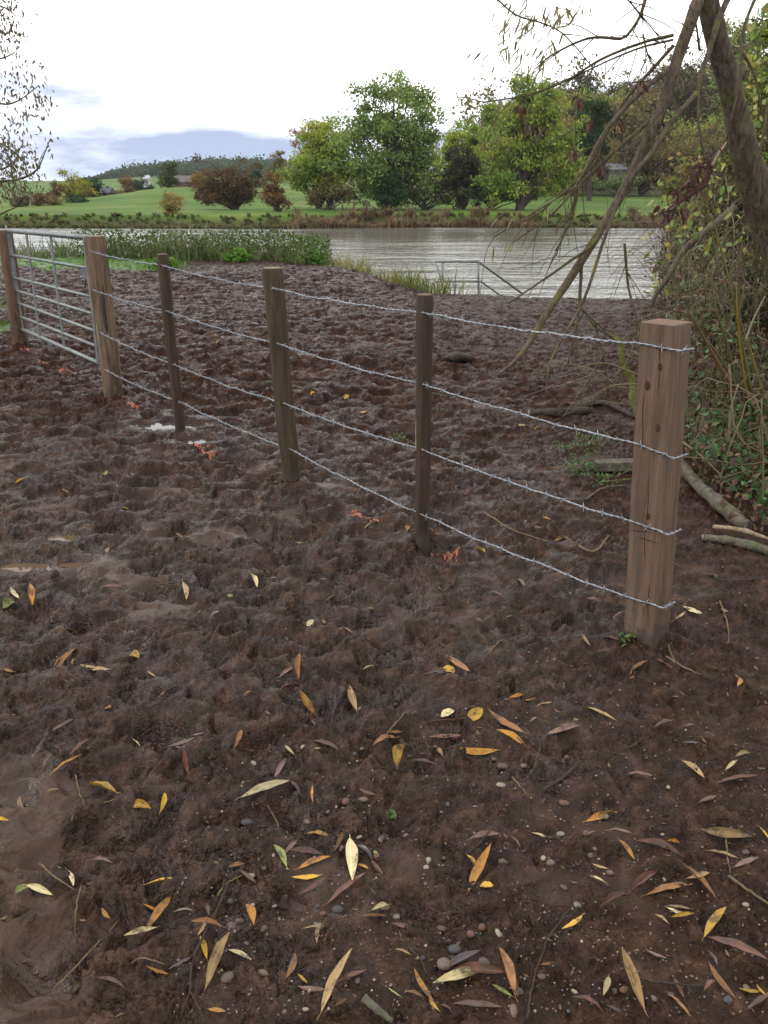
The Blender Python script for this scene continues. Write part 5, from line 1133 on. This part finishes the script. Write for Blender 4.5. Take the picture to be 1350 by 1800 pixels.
LM = {'golden yellow': leaf_mat('leaf_yellow', (0.42, 0.24, 0.022), (0.52, 0.31, 0.035), (0.16, 0.07, 0.012)),
      'orange': leaf_mat('leaf_orange', (0.34, 0.14, 0.018), (0.42, 0.20, 0.03), (0.09, 0.035, 0.012), 0.6),
      'cream': leaf_mat('leaf_cream', (0.46, 0.38, 0.20), (0.56, 0.47, 0.26), (0.26, 0.19, 0.09), 0.3),
      'tan': leaf_mat('leaf_tan', (0.27, 0.17, 0.075), (0.36, 0.24, 0.11), (0.11, 0.06, 0.03), 0.5),
      'pinkish brown': leaf_mat('leaf_pink', (0.15, 0.085, 0.065), (0.21, 0.125, 0.10), (0.07, 0.04, 0.032), 0.5, 0.38),
      'red brown': leaf_mat('leaf_red', (0.10, 0.042, 0.027), (0.17, 0.072, 0.045), (0.045, 0.022, 0.016), 0.5, 0.38),
      'orange brown': leaf_mat('leaf_rust', (0.20, 0.085, 0.028), (0.28, 0.13, 0.045), (0.07, 0.03, 0.016), 0.6),
      'slate purple': leaf_mat('leaf_slate', (0.055, 0.042, 0.045), (0.09, 0.068, 0.07), (0.03, 0.022, 0.022), 0.4, 0.3),
      'pale green': leaf_mat('leaf_green', (0.20, 0.24, 0.05), (0.30, 0.33, 0.09), (0.14, 0.12, 0.03), 0.3)}
LK = {'y': 'golden yellow', 'o': 'orange', 'c': 'cream', 't': 'tan', 'p': 'pinkish brown', 'r': 'red brown', 'u': 'orange brown', 's': 'slate purple', 'g': 'pale green'}
# lance-shaped willow leaf meshes, unit length along x, several curls
def leaf_mesh(kind, seed):
    r = np.random.default_rng(seed); n = 9; u = np.linspace(0, 1, n)
    if kind == 'willow':
        asp = r.uniform(0.085, 0.125); w = asp * np.sin(np.pi * np.clip(u, 0.0, 1)) ** 0.8 * (1.15 - 0.3 * u)
    else:
        w = 0.36 * np.sin(np.pi * u ** 0.8) ** 0.7
    w[0] = 0.006; w[-1] = 0.002
    arch = r.uniform(-0.02, 0.10) * np.sin(np.pi * u) + r.uniform(-0.03, 0.09) * u ** 3; bend = r.uniform(-0.07, 0.07) * np.sin(np.pi * u) + r.uniform(-0.05, 0.05) * u * u
    fold = r.uniform(0.1, 0.8); tw = r.uniform(-0.6, 0.6); V = []
    for i in range(n):
        for s in (-1, -0.5, 0, 0.5, 1):
            wig = 0.10 * w[i] * math.sin(i * 2.1 + s * 3 + seed); yy = s * w[i]; zz = abs(s) ** 1.4 * w[i] * fold + wig; a = tw * (u[i] - 0.5)
            V.append((u[i] - 0.5, bend[i] + yy * math.cos(a) - zz * math.sin(a), arch[i] + yy * math.sin(a) + zz * math.cos(a)))
    Q = [(i * 5 + j, (i + 1) * 5 + j, (i + 1) * 5 + j + 1, i * 5 + j + 1) for i in range(n - 1) for j in range(4)]
    mb = MB(); mb.add(np.array(V), Q)
    l = r.uniform(0.06, 0.14); mb.tube([(-0.5, bend[0], arch[0]), (-0.5 - l * .5, bend[0] + r.normal() * .01, arch[0] + .004), (-0.5 - l, bend[0] + r.normal() * .02, arch[0] + .002)], [0.009, 0.007, 0.008], 3, False)
    return np.vstack(mb.V), np.vstack(mb.Q)
LEAFV = {}
def leaf_data(kind, colk, var):
    key = (kind, colk, var)
    if key not in LEAFV:
        V, Q = leaf_mesh(kind, var * 7 + (50 if kind != 'willow' else 0)); LEAFV[key] = mesh_np('leaf', V, Q, None, LM[LK[colk]])
    return LEAFV[key]
def mud_normal(x, y, e=0.03):
    z = mud_h(np.array([x + e, x - e, x, x]), np.array([y, y, y + e, y - e])); n = np.array([-(z[0] - z[1]) / (2 * e), -(z[2] - z[3]) / (2 * e), 1.0]); return n / np.linalg.norm(n)
ITEMS = []           # (object, colour phrase, px, py)
LIFT = []
def put_leaf(x0, y0, x1, y1, colk, kind='willow'):
    a, b = G(x0, y0), G(x1, y1); c = (a + b) / 2; d = b - a; ln = float(np.hypot(d[0], d[1]))
    ln = min(max(ln, 0.03), 0.16 if kind == 'willow' else 0.065)
    if kind == 'willow' and rng.uniform() < 0.5: d = -d
    x = d.copy(); e = 0.03; zz7 = mud_h(np.array([c[0], a[0], b[0], c[0] + e, c[0] - e, c[0], c[0]]), np.array([c[1], a[1], b[1], c[1], c[1], c[1] + e, c[1] - e])); zs = zz7[:3]; nn7 = np.array([-(zz7[3] - zz7[4]) / (2 * e), -(zz7[5] - zz7[6]) / (2 * e), 1.0]); nn7 /= np.linalg.norm(nn7); x[2] = np.clip((zs[2] - zs[1]) * (1 if np.dot(d, b - a) > 0 else -1), -0.5 * ln, 0.5 * ln)
    x /= np.linalg.norm(x); nrm = nn7 + np.array([0, -0.12, 0]) + rng.normal(size=3) * 0.16; yv = np.cross(nrm, x); yv /= np.linalg.norm(yv); zv = np.cross(x, yv)
    o = bpy.data.objects.new('fallen_leaf', leaf_data(kind, colk, int(rng.integers(0, 9)))); link(o)
    top = max(zs[0], (zs[1] + zs[2]) / 2)
    M = Matrix((Vector(x), Vector(yv), Vector(zv))).transposed().to_4x4()
    o.matrix_world = Matrix.Translation(Vector((c[0], c[1], top + 0.004))) @ M @ Matrix.Diagonal((ln, ln * rng.uniform(0.65, 1.0), ln * rng.uniform(0.8, 1.5), 1))
    ITEMS.append((o, LK[colk] + (' willow leaf' if kind == 'willow' else ' broad leaf'), (x0 + x1) / 2, (y0 + y1) / 2))
LEAVES = """82 1363 145 1330 o;125 1337 158 1313 r;152 1379 207 1406 y;33 1375 41 1406 t;-4 1448 20 1456 y;83 1403 105 1396 t;293 1314 345 1305 p;300 1320 325 1332 r;325 1332 333 1365 r;413 1330 425 1305 u;281 1430 289 1402 y;425 1417 510 1390 c;117 1530 132 1566 c;47 1564 95 1571 c;255 1548 322 1537 y;257 1648 297 1580 o;218 1652 278 1647 c;353 1662 365 1698 y;362 1748 405 1657 t;433 1587 447 1635 o;295 1710 338 1690 s;257 1708 297 1715 o;172 1738 222 1748 p;295 1613 343 1622 p;358 1587 370 1628 r;337 1647 393 1649 u;418 1523 450 1542 p;400 1533 430 1520 u;367 1790 400 1800 o;205 1800 220 1785 t;
500 1300 517 1313 c;543 1307 597 1315 p;482 1363 503 1328 p;550 1329 565 1318 c;655 1328 697 1300 u;694 1380 713 1302 y;758 1303 778 1330 t;797 1308 875 1320 o;723 1338 763 1343 p;528 1463 582 1477 o;450 1473 477 1462 r;497 1518 523 1490 p;510 1512 567 1517 r;525 1540 580 1518 o;480 1505 505 1540 g;513 1560 563 1550 y;525 1580 573 1560 r;572 1590 645 1545 r;615 1480 618 1563 c;622 1493 655 1520 s;650 1498 667 1513 g;653 1520 672 1542 r;627 1528 650 1542 o;588 1513 603 1480 u;823 1570 863 1497 o;818 1510 838 1528 y;825 1487 877 1477 p;503 1720 518 1667 u;565 1787 618 1687 t;560 1663 572 1623 t;523 1730 575 1755 r;588 1797 610 1777 r;523 1708 540 1722 y;693 1685 722 1692 t;725 1720 762 1767 o;752 1765 772 1805 y;760 1748 845 1712 c;710 1757 743 1763 u;788 1720 887 1723 r;797 1775 883 1785 p;873 1687 905 1765 u;863 1745 900 1767 g;778 1717 842 1688 s;680 1752 705 1763 g;767 1783 797 1805 r;
963 1310 1017 1300 p;1197 1347 1238 1372 t;1100 1368 1147 1373 p;1260 1378 1333 1370 r;1030 1445 1085 1427 o;1052 1473 1112 1477 p;1227 1418 1257 1407 p;1085 1492 1115 1518 o;1117 1490 1197 1510 r;1167 1490 1198 1482 o;1233 1460 1322 1478 t;1242 1500 1297 1515 t;1333 1463 1350 1482 y;1038 1527 1068 1530 t;1103 1590 1153 1538 r;1203 1535 1257 1587 u;1135 1583 1220 1563 u;1235 1663 1277 1602 y;1052 1610 1107 1585 r;1163 1605 1212 1605 t;1177 1630 1218 1632 y;1148 1620 1173 1633 t;1243 1660 1347 1708 r;988 1652 1022 1620 y;1133 1683 1170 1695 p;1087 1698 1130 1800 t;1058 1773 1068 1733 c;1295 1750 1337 1752 y;1240 1710 1290 1767 u;1170 1760 1213 1800 u;1003 1777 1060 1800 r;1310 1790 1350 1757 r;1183 1730 1200 1770 r;947 1713 975 1717 u;897 1723 907 1773 r;
439 1015 452 1035 c;518 943 541 941 t;602 1109 618 1122 t;643 1078 659 1078 y;524 1193 528 1165 u;489 1180 520 1174 p;493 1217 528 1194 r;522 1217 556 1241 o;615 1206 627 1250 t;783 1165 826 1196 u;741 1202 785 1196 s;637 1170 663 1170 c;546 1250 556 1263 p;859 1267 920 1310 u;681 1300 707 1285 o;755 1289 811 1293 r;429 1237 444 1226 y;1031 1252 1083 1274 t;1148 1298 1180 1281 p;1020 1130 1037 1144 t;1107 1178 1139 1168 u;1109 1180 1116 1200 u;893 1231 922 1217 o;1200 1067 1233 1094 c;1187 1087 1204 1080 t;1239 1017 1261 1022 o;907 1030 920 1044 p;1074 1102 1098 1089 r;970 944 998 937 t;955 915 968 920 y;1057 1130 1090 1136 r;960 830 985 833 t;975 812 1000 818 p;
300 933 322 944 o;308 965 317 948 t;187 981 204 959 t;322 1037 330 1059 t;56 1052 61 1074 o;111 1096 130 1118 y;98 1168 144 1144 u;93 1161 122 1148 o;128 1176 133 1160 y;-5 1189 26 1180 t;143 1185 194 1187 t;283 1246 293 1215 u;185 1268 194 1241 o;91 1291 130 1276 p;231 1289 244 1304 c;259 1187 274 1193 t;180 1045 215 1042 p;28 857 44 852 y;106 863 122 867 u;215 896 227 894 y;20 1045 34 1058 c;372 1090 385 1080 p;960 1307 1005 1298 t;870 1300 925 1318 o;1160 1165 1180 1180 p;1030 1060 1060 1066 r;860 1050 885 1056 p;640 930 655 926 t"""
for ln_ in LEAVES.replace('\n', '').split(';'):
    q = ln_.split(); put_leaf(*[float(v) for v in q[:4]], q[4])
BROADL = [(237, 1420, 267, 1428, 'y'), (28, 1580, 52, 1572, 'g'), (843, 1562, 867, 1568, 'y'), (539, 1100, 561, 1093, 'c'), (400, 1057, 411, 1053, 'g'), (772, 1178, 802, 1198, 'y'), (774, 1261, 800, 1259, 'c'), (811, 1268, 859, 1250, 'y'), (231, 1157, 246, 1167, 'y'),
          (6, 1076, 28, 1065, 'g'), (712, 940, 728, 925, 'o'), (838, 972, 850, 980, 'y'), (545, 697, 556, 694, 'y'), (605, 700, 612, 697, 'y'), (634, 727, 646, 724, 'o'), (905, 745, 930, 742, 'y'), (935, 750, 958, 748, 'o'), (380, 613, 388, 611, 'y'), (182, 822, 190, 826, 'g'), (1150, 262 + 900, 1166, 1170, 'r')]
for q in BROADL: put_leaf(*q[:4], q[4], 'broad')
# the smaller scatter, mostly dull and mostly under the trees
nleft = 238 - len(ITEMS)
while nleft > 0:
    py = rng.uniform(0, 1) ** 0.8 * 1100 + 690; px = rng.uniform(10, 1340)
    if rng.uniform() > 0.25 + 0.75 * (px / 1350) * (1 if py > 760 or px > 850 else 0.3): continue
    s = (py - 330) / 1470 * rng.uniform(30, 62); a = rng.uniform(0, math.pi)
    put_leaf(px, py, px + s * math.cos(a), py + s * math.sin(a) * 0.55, rng.choice(list('rrppputttsucoy'))); nleft -= 1
# finest litter: leaf scraps, bits of straw, nobody could count them
m = 1500; py = 620 + 1180 * rng.uniform(0, 1, m) ** 0.9; px = rng.uniform(0, 1350, m); k = rng.uniform(size=m) < 0.3 + 0.7 * px / 1350; pts = np.array([G(a, b) for a, b in zip(px[k], py[k])])
pz = mud_h(pts[:, 0], pts[:, 1]); pts[:, 2] = pz + 0.004
mlen = rng.uniform(0.004, 0.012, len(pts)) * np.interp(pts[:, 1], [1.4, 4], [0.75, 1.8]); a = rng.uniform(0, 6.28, len(pts)); D = np.stack([np.cos(a), np.sin(a), rng.normal(size=len(pts)) * .25], -1) * mlen[:, None]; S = np.stack([-np.sin(a), np.cos(a), rng.normal(size=len(pts)) * .5], -1) * (mlen * rng.uniform(.1, .4, len(pts)))[:, None]
V = np.stack([pts - D, pts + S, pts + D + np.array([0, 0, .003]), pts - S], 1).reshape(-1, 3); i4 = np.arange(len(pts))[:, None] * 4
me = mesh_np('leaf_litter', V, np.hstack([i4, i4 + 1, i4 + 2, i4 + 3]), None, M_FOLN, False, np.repeat(pal_cols([(0.09, 0.05, 0.03), (0.06, 0.033, 0.022), (0.14, 0.095, 0.05), (0.19, 0.14, 0.07), (0.07, 0.042, 0.033)], len(pts), .3), 4, 0))
tag(obj('leaf_litter', me), 'fine brown leaf scraps trodden into the mud', 'leaf litter', kind='stuff')

# pebbles
PEBC = [((0.11, 0.08, 0.065), 'brown'), ((0.17, 0.12, 0.095), 'buff'), ((0.22, 0.20, 0.17), 'pale grey'), ((0.07, 0.068, 0.075), 'slate grey'), ((0.15, 0.075, 0.05), 'reddish'), ((0.34, 0.29, 0.22), 'cream')]
PM = []
for c, nm in PEBC:
    PM.append(bark_mat('pebble_' + nm.replace(' ', '_'), tuple(v * .5 for v in c), tuple(v * .75 for v in c), (0.035, 0.024, 0.018), (9, 9, 9), 0.8, 0.15)); PM[-1].node_tree.nodes['Principled BSDF'].inputs['Roughness'].default_value = 0.45
def peb_mesh(seed, mat):
    import bmesh
    r = np.random.default_rng(seed); bm = bmesh.new(); bmesh.ops.create_icosphere(bm, subdivisions=2, radius=1.0)
    sx, sy, sz = r.uniform(.8, 1.25), r.uniform(.65, .95), r.uniform(.42, .66); dv = r.normal(size=(5, 3))
    for v in bm.verts:
        c = np.array(v.co); f = 1 + sum(0.07 * math.tanh(2 * float(np.dot(c, q))) for q in dv); v.co = Vector(c * f * np.array([sx, sy, sz]))
    me = bpy.data.meshes.new('pebble'); bm.to_mesh(me); bm.free(); me.materials.append(mat)
    me.polygons.foreach_set('use_smooth', np.ones(len(me.polygons), bool)); return me
PEB = [[peb_mesh(i * 9 + j, PM[i]) for j in range(3)] for i in range(len(PM))]
PLIST = [(607, 1412, 9, 4), (604, 1424, 6, 5), (577, 1428, 5, 1), (532, 1314, 5, 5), (637, 1326, 6, 1), (522, 1381, 8, 3), (882, 1381, 8, 5), (885, 1350, 11, 0), (1030, 1466, 8, 4), (677, 1603, 7, 1), (694, 1613, 8, 2), (560, 1629, 9, 2), (593, 1601, 9, 3), (462, 1618, 10, 1), (780, 1700, 15, 1), (827, 1651, 9, 4), (850, 1697, 13, 0), (714, 1464, 7, 1), (402, 1725, 12, 0), (437, 1444, 10, 3), (404, 1585, 7, 3), (421, 1622, 9, 0), (408, 1632, 11, 0), (444, 1592, 5, 5), (430, 1661, 6, 1), (753, 1514, 5, 5), (750, 1527, 5, 5), (748, 1543, 5, 1),
         (875, 1645, 7, 2), (884, 1517, 10, 0), (875, 1650, 6, 5), (848, 1633, 9, 4), (1176, 1378, 5, 5), (1046, 1490, 5, 1), (1038, 1505, 8, 0), (1071, 1536, 7, 1), (1017, 1590, 8, 2), (968, 1513, 9, 1), (955, 1512, 5, 5), (1312, 1592, 7, 5), (1312, 1500, 7, 0), (1170, 1530, 5, 5), (1165, 1467, 4, 5), (920, 1349, 8, 1), (996, 1332, 6, 4), (1010, 1738, 5, 5), (950, 1715, 8, 0), (903, 1780, 9, 1), (540, 1462, 6, 1), (632, 1473, 5, 5), (668, 1478, 5, 1), (480, 1495, 4, 5), (482, 1600, 5, 2), (490, 1610, 4, 5), (532, 1619, 4, 1), (569, 1612, 6, 4), (800, 1676, 9, 3), (500, 1780, 5, 1), (536, 1774, 5, 5), (920, 1046, 6, 1), (1002, 1043, 3, 5), (600, 1490, 5, 2)]
for k in range(34): PLIST.append((rng.uniform(420, 1340), rng.uniform(1330, 1795), rng.uniform(4, 8), int(rng.integers(0, 6))))
for (px, py, hw, ci) in PLIST:
    p = on_mud(px, py, 1); p[2] = mh(p[0], p[1]); d = math.sqrt(p[1] ** 2 + 1.6 ** 2); r = hw * d * 0.94 / FPX * 1.05
    o = bpy.data.objects.new('pebble', PEB[ci][int(rng.integers(0, 3))]); link(o); o.location = Vector((p[0], p[1], p[2] + r * 0.18)); o.scale = (r, r, r); o.rotation_euler = (rng.normal() * .2, rng.normal() * .2, rng.uniform(0, 6.28))
    ITEMS.append((o, PEBC[ci][1] + ' pebble', px, py))
# grit: uncounted small stones
m = 2600; px = rng.uniform(300, 1350, m); py = rng.uniform(1000, 1800, m); pts = np.array([G(a, b) for a, b in zip(px, py)]); k = masks(pts[:, 0], pts[:, 1])[0] < 0.75; pts = pts[k]; pts[:, 2] = mud_h(pts[:, 0], pts[:, 1]) + 0.0005
ic = np.array([[1, 0, 0], [-1, 0, 0], [0, 1, 0], [0, -1, 0], [0, 0, 1], [0, 0, -1.0]]); it = np.array([(0, 2, 4), (2, 1, 4), (1, 3, 4), (3, 0, 4), (2, 0, 5), (1, 2, 5), (3, 1, 5), (0, 3, 5)])
sz = rng.uniform(0.0015, 0.0045, len(pts)); V = (pts[:, None] + ic[None] * sz[:, None, None] * rng.uniform(.7, 1.3, (len(pts), 6, 1))).reshape(-1, 3); Tt = (np.arange(len(pts))[:, None, None] * 6 + it[None]).reshape(-1, 3)
me = mesh_np('grit', V, None, Tt, M_FOLN, True, np.repeat(pal_cols([c for c, _ in PEBC] + [(0.05, 0.04, 0.034)], len(pts), .25), 6, 0)); tag(obj('grit', me), 'small gravel and grit pressed into the firm mud', 'gravel', kind='stuff')

# twigs and stalks
def put_twig(pts, hw, mat, phrase):
    P3 = [on_mud(a, b, 1) for a, b in pts]; dd = math.sqrt(P3[0][1] ** 2 + 2.5); r = hw * dd * .94 / FPX
    P3 = [q + np.array([0, 0, r * 0.8 + 0.004 + abs(rng.normal()) * 0.004]) for q in P3]; p = spline(P3, 5); p[1:-1] += rng.normal(size=(len(p) - 2, 3)) * min(r, 0.003) * 0.35
    b0 = p[0]; mb = MB(); mb.tube(p - b0, np.linspace(1, .6, len(p)) * r, 6, True, None, .08)
    o = mb.build('twig', mat); o.location = Vector(b0); q = pts[len(pts) // 2]; ITEMS.append((o, phrase, q[0], q[1]))
M_DTWIG = bark_mat('wet_twig', (0.022, 0.016, 0.013), (0.06, 0.044, 0.034), None, (20, 20, 20))
M_STRAW = bark_mat('straw', (0.07, 0.05, 0.028), (0.18, 0.13, 0.075), None, (20, 20, 20))
for pts, hw, mt in [([(98, 1743), (150, 1690), (210, 1622)], 2, 's'), ([(133, 1652), (134, 1610), (143, 1562)], 1.8, 's'), ([(70, 1522), (100, 1548), (132, 1570)], 1.8, 's'), ([(400, 1565), (365, 1640), (340, 1690), (335, 1740), (318, 1800)], 2.2, 'd'), ([(335, 1745), (350, 1775), (356, 1790)], 1.5, 'd'),
    ([(133, 1365), (140, 1395), (149, 1420)], 1.6, 's'), ([(182, 1415), (205, 1408)], 1.6, 's'), ([(723, 1312), (735, 1340), (745, 1368)], 1.8, 'd'), ([(820, 1505), (850, 1480), (880, 1440), (890, 1430)], 2, 'd'), ([(718, 1668), (740, 1695), (750, 1720)], 1.8, 'd'), ([(565, 1720), (600, 1712), (640, 1710)], 1.6, 'd'), ([(640, 1765), (665, 1785), (690, 1803)], 8, 'g'),
    ([(925, 1800), (935, 1740), (960, 1660), (1002, 1605)], 2.6, 'd'), ([(955, 1395), (990, 1370), (1020, 1345)], 4, 'd'), ([(930, 1370), (945, 1340), (950, 1310)], 2.6, 'd'), ([(1280, 1545), (1310, 1570), (1352, 1595)], 3, 's'), ([(1275, 1465), (1278, 1510), (1283, 1540)], 1.8, 's'), ([(1105, 1722), (1160, 1735), (1235, 1738)], 2.4, 'd'), ([(1090, 1325), (1110, 1315), (1130, 1302)], 2.2, 'd'),
    ([(900, 1370), (912, 1385), (925, 1400)], 1.6, 's'), ([(940, 930), (985, 945), (1040, 975), (1070, 945)], 3, 's'), ([(850, 905), (900, 935), (960, 955)], 1.8, 's'), ([(1030, 880), (1060, 860), (1100, 855)], 2, 's'), ([(1165, 1105), (1175, 1140), (1185, 1170)], 2.4, 's'), ([(1265, 1060), (1278, 1100), (1280, 1140)], 2, 's'), ([(710, 1280), (760, 1272), (820, 1266)], 2, 'o'), ([(680, 1295), (700, 1270), (715, 1255)], 1.6, 's'),
    ([(445, 985), (460, 1000), (475, 1012)], 1.8, 's'), ([(380, 985), (382, 960), (385, 945)], 1.8, 'd'), ([(570, 1070), (580, 1055), (590, 1050)], 1.8, 's'), ([(795, 1035), (798, 1025), (803, 1010)], 3, 'd'), ([(1170, 1160), (1200, 1175), (1230, 1190)], 1.8, 's'), ([(470, 1420), (482, 1440), (490, 1460)], 1.4, 's'), ([(1250, 1010), (1270, 1025), (1350, 1020)], 2, 'd'), ([(1000, 1620), (1015, 1600)], 1.5, 'd'), ([(383, 1580), (402, 1556), (428, 1543)], 2.4, 'b'), ([(230, 1700), (250, 1690), (290, 1700)], 1.5, 's'), ([(860, 1150), (880, 1130), (900, 1125)], 1.5, 's')]:
    put_twig(pts, hw, {'s': M_STRAW, 'd': M_DTWIG, 'g': M_LOG, 'o': M_TORN, 'b': M_MOSS}[mt], {'s': 'straw coloured stalk', 'd': 'dark wet twig', 'g': 'thick green grey stick', 'o': 'reddish twig', 'b': 'green grass blade'}[mt])

# labels for the scattered small things: colour, kind and where it lies; order from the camera where several are alike
def zone(px, py):
    h = ['far left', 'left', 'middle', 'right', 'far right'][min(4, max(0, int(px / 270)))]
    v = 'bottom edge' if py > 1690 else 'near foreground' if py > 1500 else 'foreground' if py > 1320 else 'ground before the corner post' if py > 1120 else 'ground beside the corner post' if py > 940 else 'ground beyond the wires'
    return h, v
from collections import defaultdict
grp = defaultdict(list)
for it_ in ITEMS: grp[(it_[1], *zone(it_[2], it_[3]))].append(it_)
for (ph, h, v), lst in grp.items():
    lst.sort(key=lambda q: -q[3])
    for i, (o, _, px, py) in enumerate(lst):
        cat = 'leaf' if 'leaf' in ph else 'pebble' if 'pebble' in ph else 'twig'
        pre = '' if len(lst) == 1 else (ORD[i] + ' nearest ' if i else 'nearest ')
        v = v.replace('ground before the', 'ground before') if i else v
        tag(o, f'{pre}{ph} {h} of the {v}', cat, {'leaf': 'fallen leaves on the mud', 'pebble': 'pebbles in the mud', 'twig': 'twigs on the mud'}[cat])

# orange marking paint sprayed on the mud
def paint_mat():
    m, t, b, o = new_mat('marking_paint'); v = N(t, 'ShaderNodeTexCoord').outputs['Object']; n1 = noise(t, 40, 4, .7, v)
    r = ramp(t, [(0.40, (0.05, 0.024, 0.016)), (0.55, (0.24, 0.052, 0.014)), (0.75, (0.42, 0.105, 0.02))]); L(t, n1, 0, r, 0); L(t, r, 0, b, 'Base Color'); b.inputs['Roughness'].default_value = 0.6; return m
M_PAINT = paint_mat()
def paint(x0, y0, x1, y1, wpx, thr, label):
    a, b = G(x0, y0), G(x1, y1); s = mpp(a[1]); d = (b - a)[:2]; l = np.linalg.norm(d) + 1e-6; d = d / l; w = wpx * s * 2.2
    nu, nv = 64, 56; U, W = np.meshgrid(np.linspace(-w, l + w, nu), np.linspace(-1.6 * w, 1.6 * w, nv)); X = a[0] + d[0] * U - d[1] * W; Y = a[1] + d[1] * U + d[0] * W
    q = 1 - np.sqrt((np.maximum(np.maximum(-U, U - l), 0) / w) ** 2 + (W / w) ** 2); f = q + 0.75 * fbm(X, Y, 0.07, 3, 700) + 0.95 * fbm(X, Y, 0.022, 2, 701)
    Z = mud_h(X.ravel(), Y.ravel()) + 0.002; idx = np.arange(nu * nv).reshape(nv, nu); thr = thr + 0.06; keep = (f[:-1, :-1] > thr) & (f[1:, 1:] > thr) & (q[:-1, :-1] > -0.6)
    Q = np.stack([idx[:-1, :-1], idx[:-1, 1:], idx[1:, 1:], idx[1:, :-1]], -1)[keep]
    if len(Q) == 0: return
    uq, inv = np.unique(Q.ravel(), return_inverse=True); V = np.stack([X.ravel(), Y.ravel(), Z], -1)[uq]; b0 = V.mean(0)
    o = obj('paint_mark', mesh_np('paint_mark', V - b0, inv.reshape(-1, 4), None, M_PAINT)); o.location = Vector(b0); tag(o, label, 'paint mark', 'orange marking paint on the mud')
paint(332, 775, 372, 802, 6, 0.42, 'orange paint streak on the mud at the foot of the thinnest post')
paint(768, 966, 800, 974, 7, 0.40, 'orange red paint patch right of the slim dark post')
paint(757, 930, 768, 938, 5, 0.40, 'orange red paint spot touching the slim dark post')
paint(612, 905, 665, 920, 5, 0.62, 'faint orange paint streak left of the slim dark post')
paint(232, 714, 243, 720, 3.5, 0.40, 'small orange paint spot right of the thick pale gate post')
paint(68, 634, 80, 638, 3.5, 0.35, 'small orange paint spot under the gate near the left post')
paint(96, 644, 112, 652, 4, 0.35, 'orange paint spot under the middle of the gate')
paint(36, 612, 48, 616, 3, 0.38, 'orange paint at the foot of the left gate post')

# ------------------------------------------------------------------ moist air over the valley
hm = bpy.data.materials.new('valley_haze'); hm.use_nodes = True; ht = hm.node_tree; ht.nodes.clear()
ho = N(ht, 'ShaderNodeOutputMaterial'); hv = N(ht, 'ShaderNodeVolumePrincipled'); hv.inputs['Color'].default_value = (0.80, 0.87, 0.97, 1); hv.inputs['Density'].default_value = 0.0001; hv.inputs['Anisotropy'].default_value = 0.0
ht.links.new(hv.outputs[0], ho.inputs['Volume'])
mb = MB(); mb.box((0, 1500, 36), (2350, 1620, 46)); o = mb.build('haze', hm, None, False); tag(o, kind='stuff')
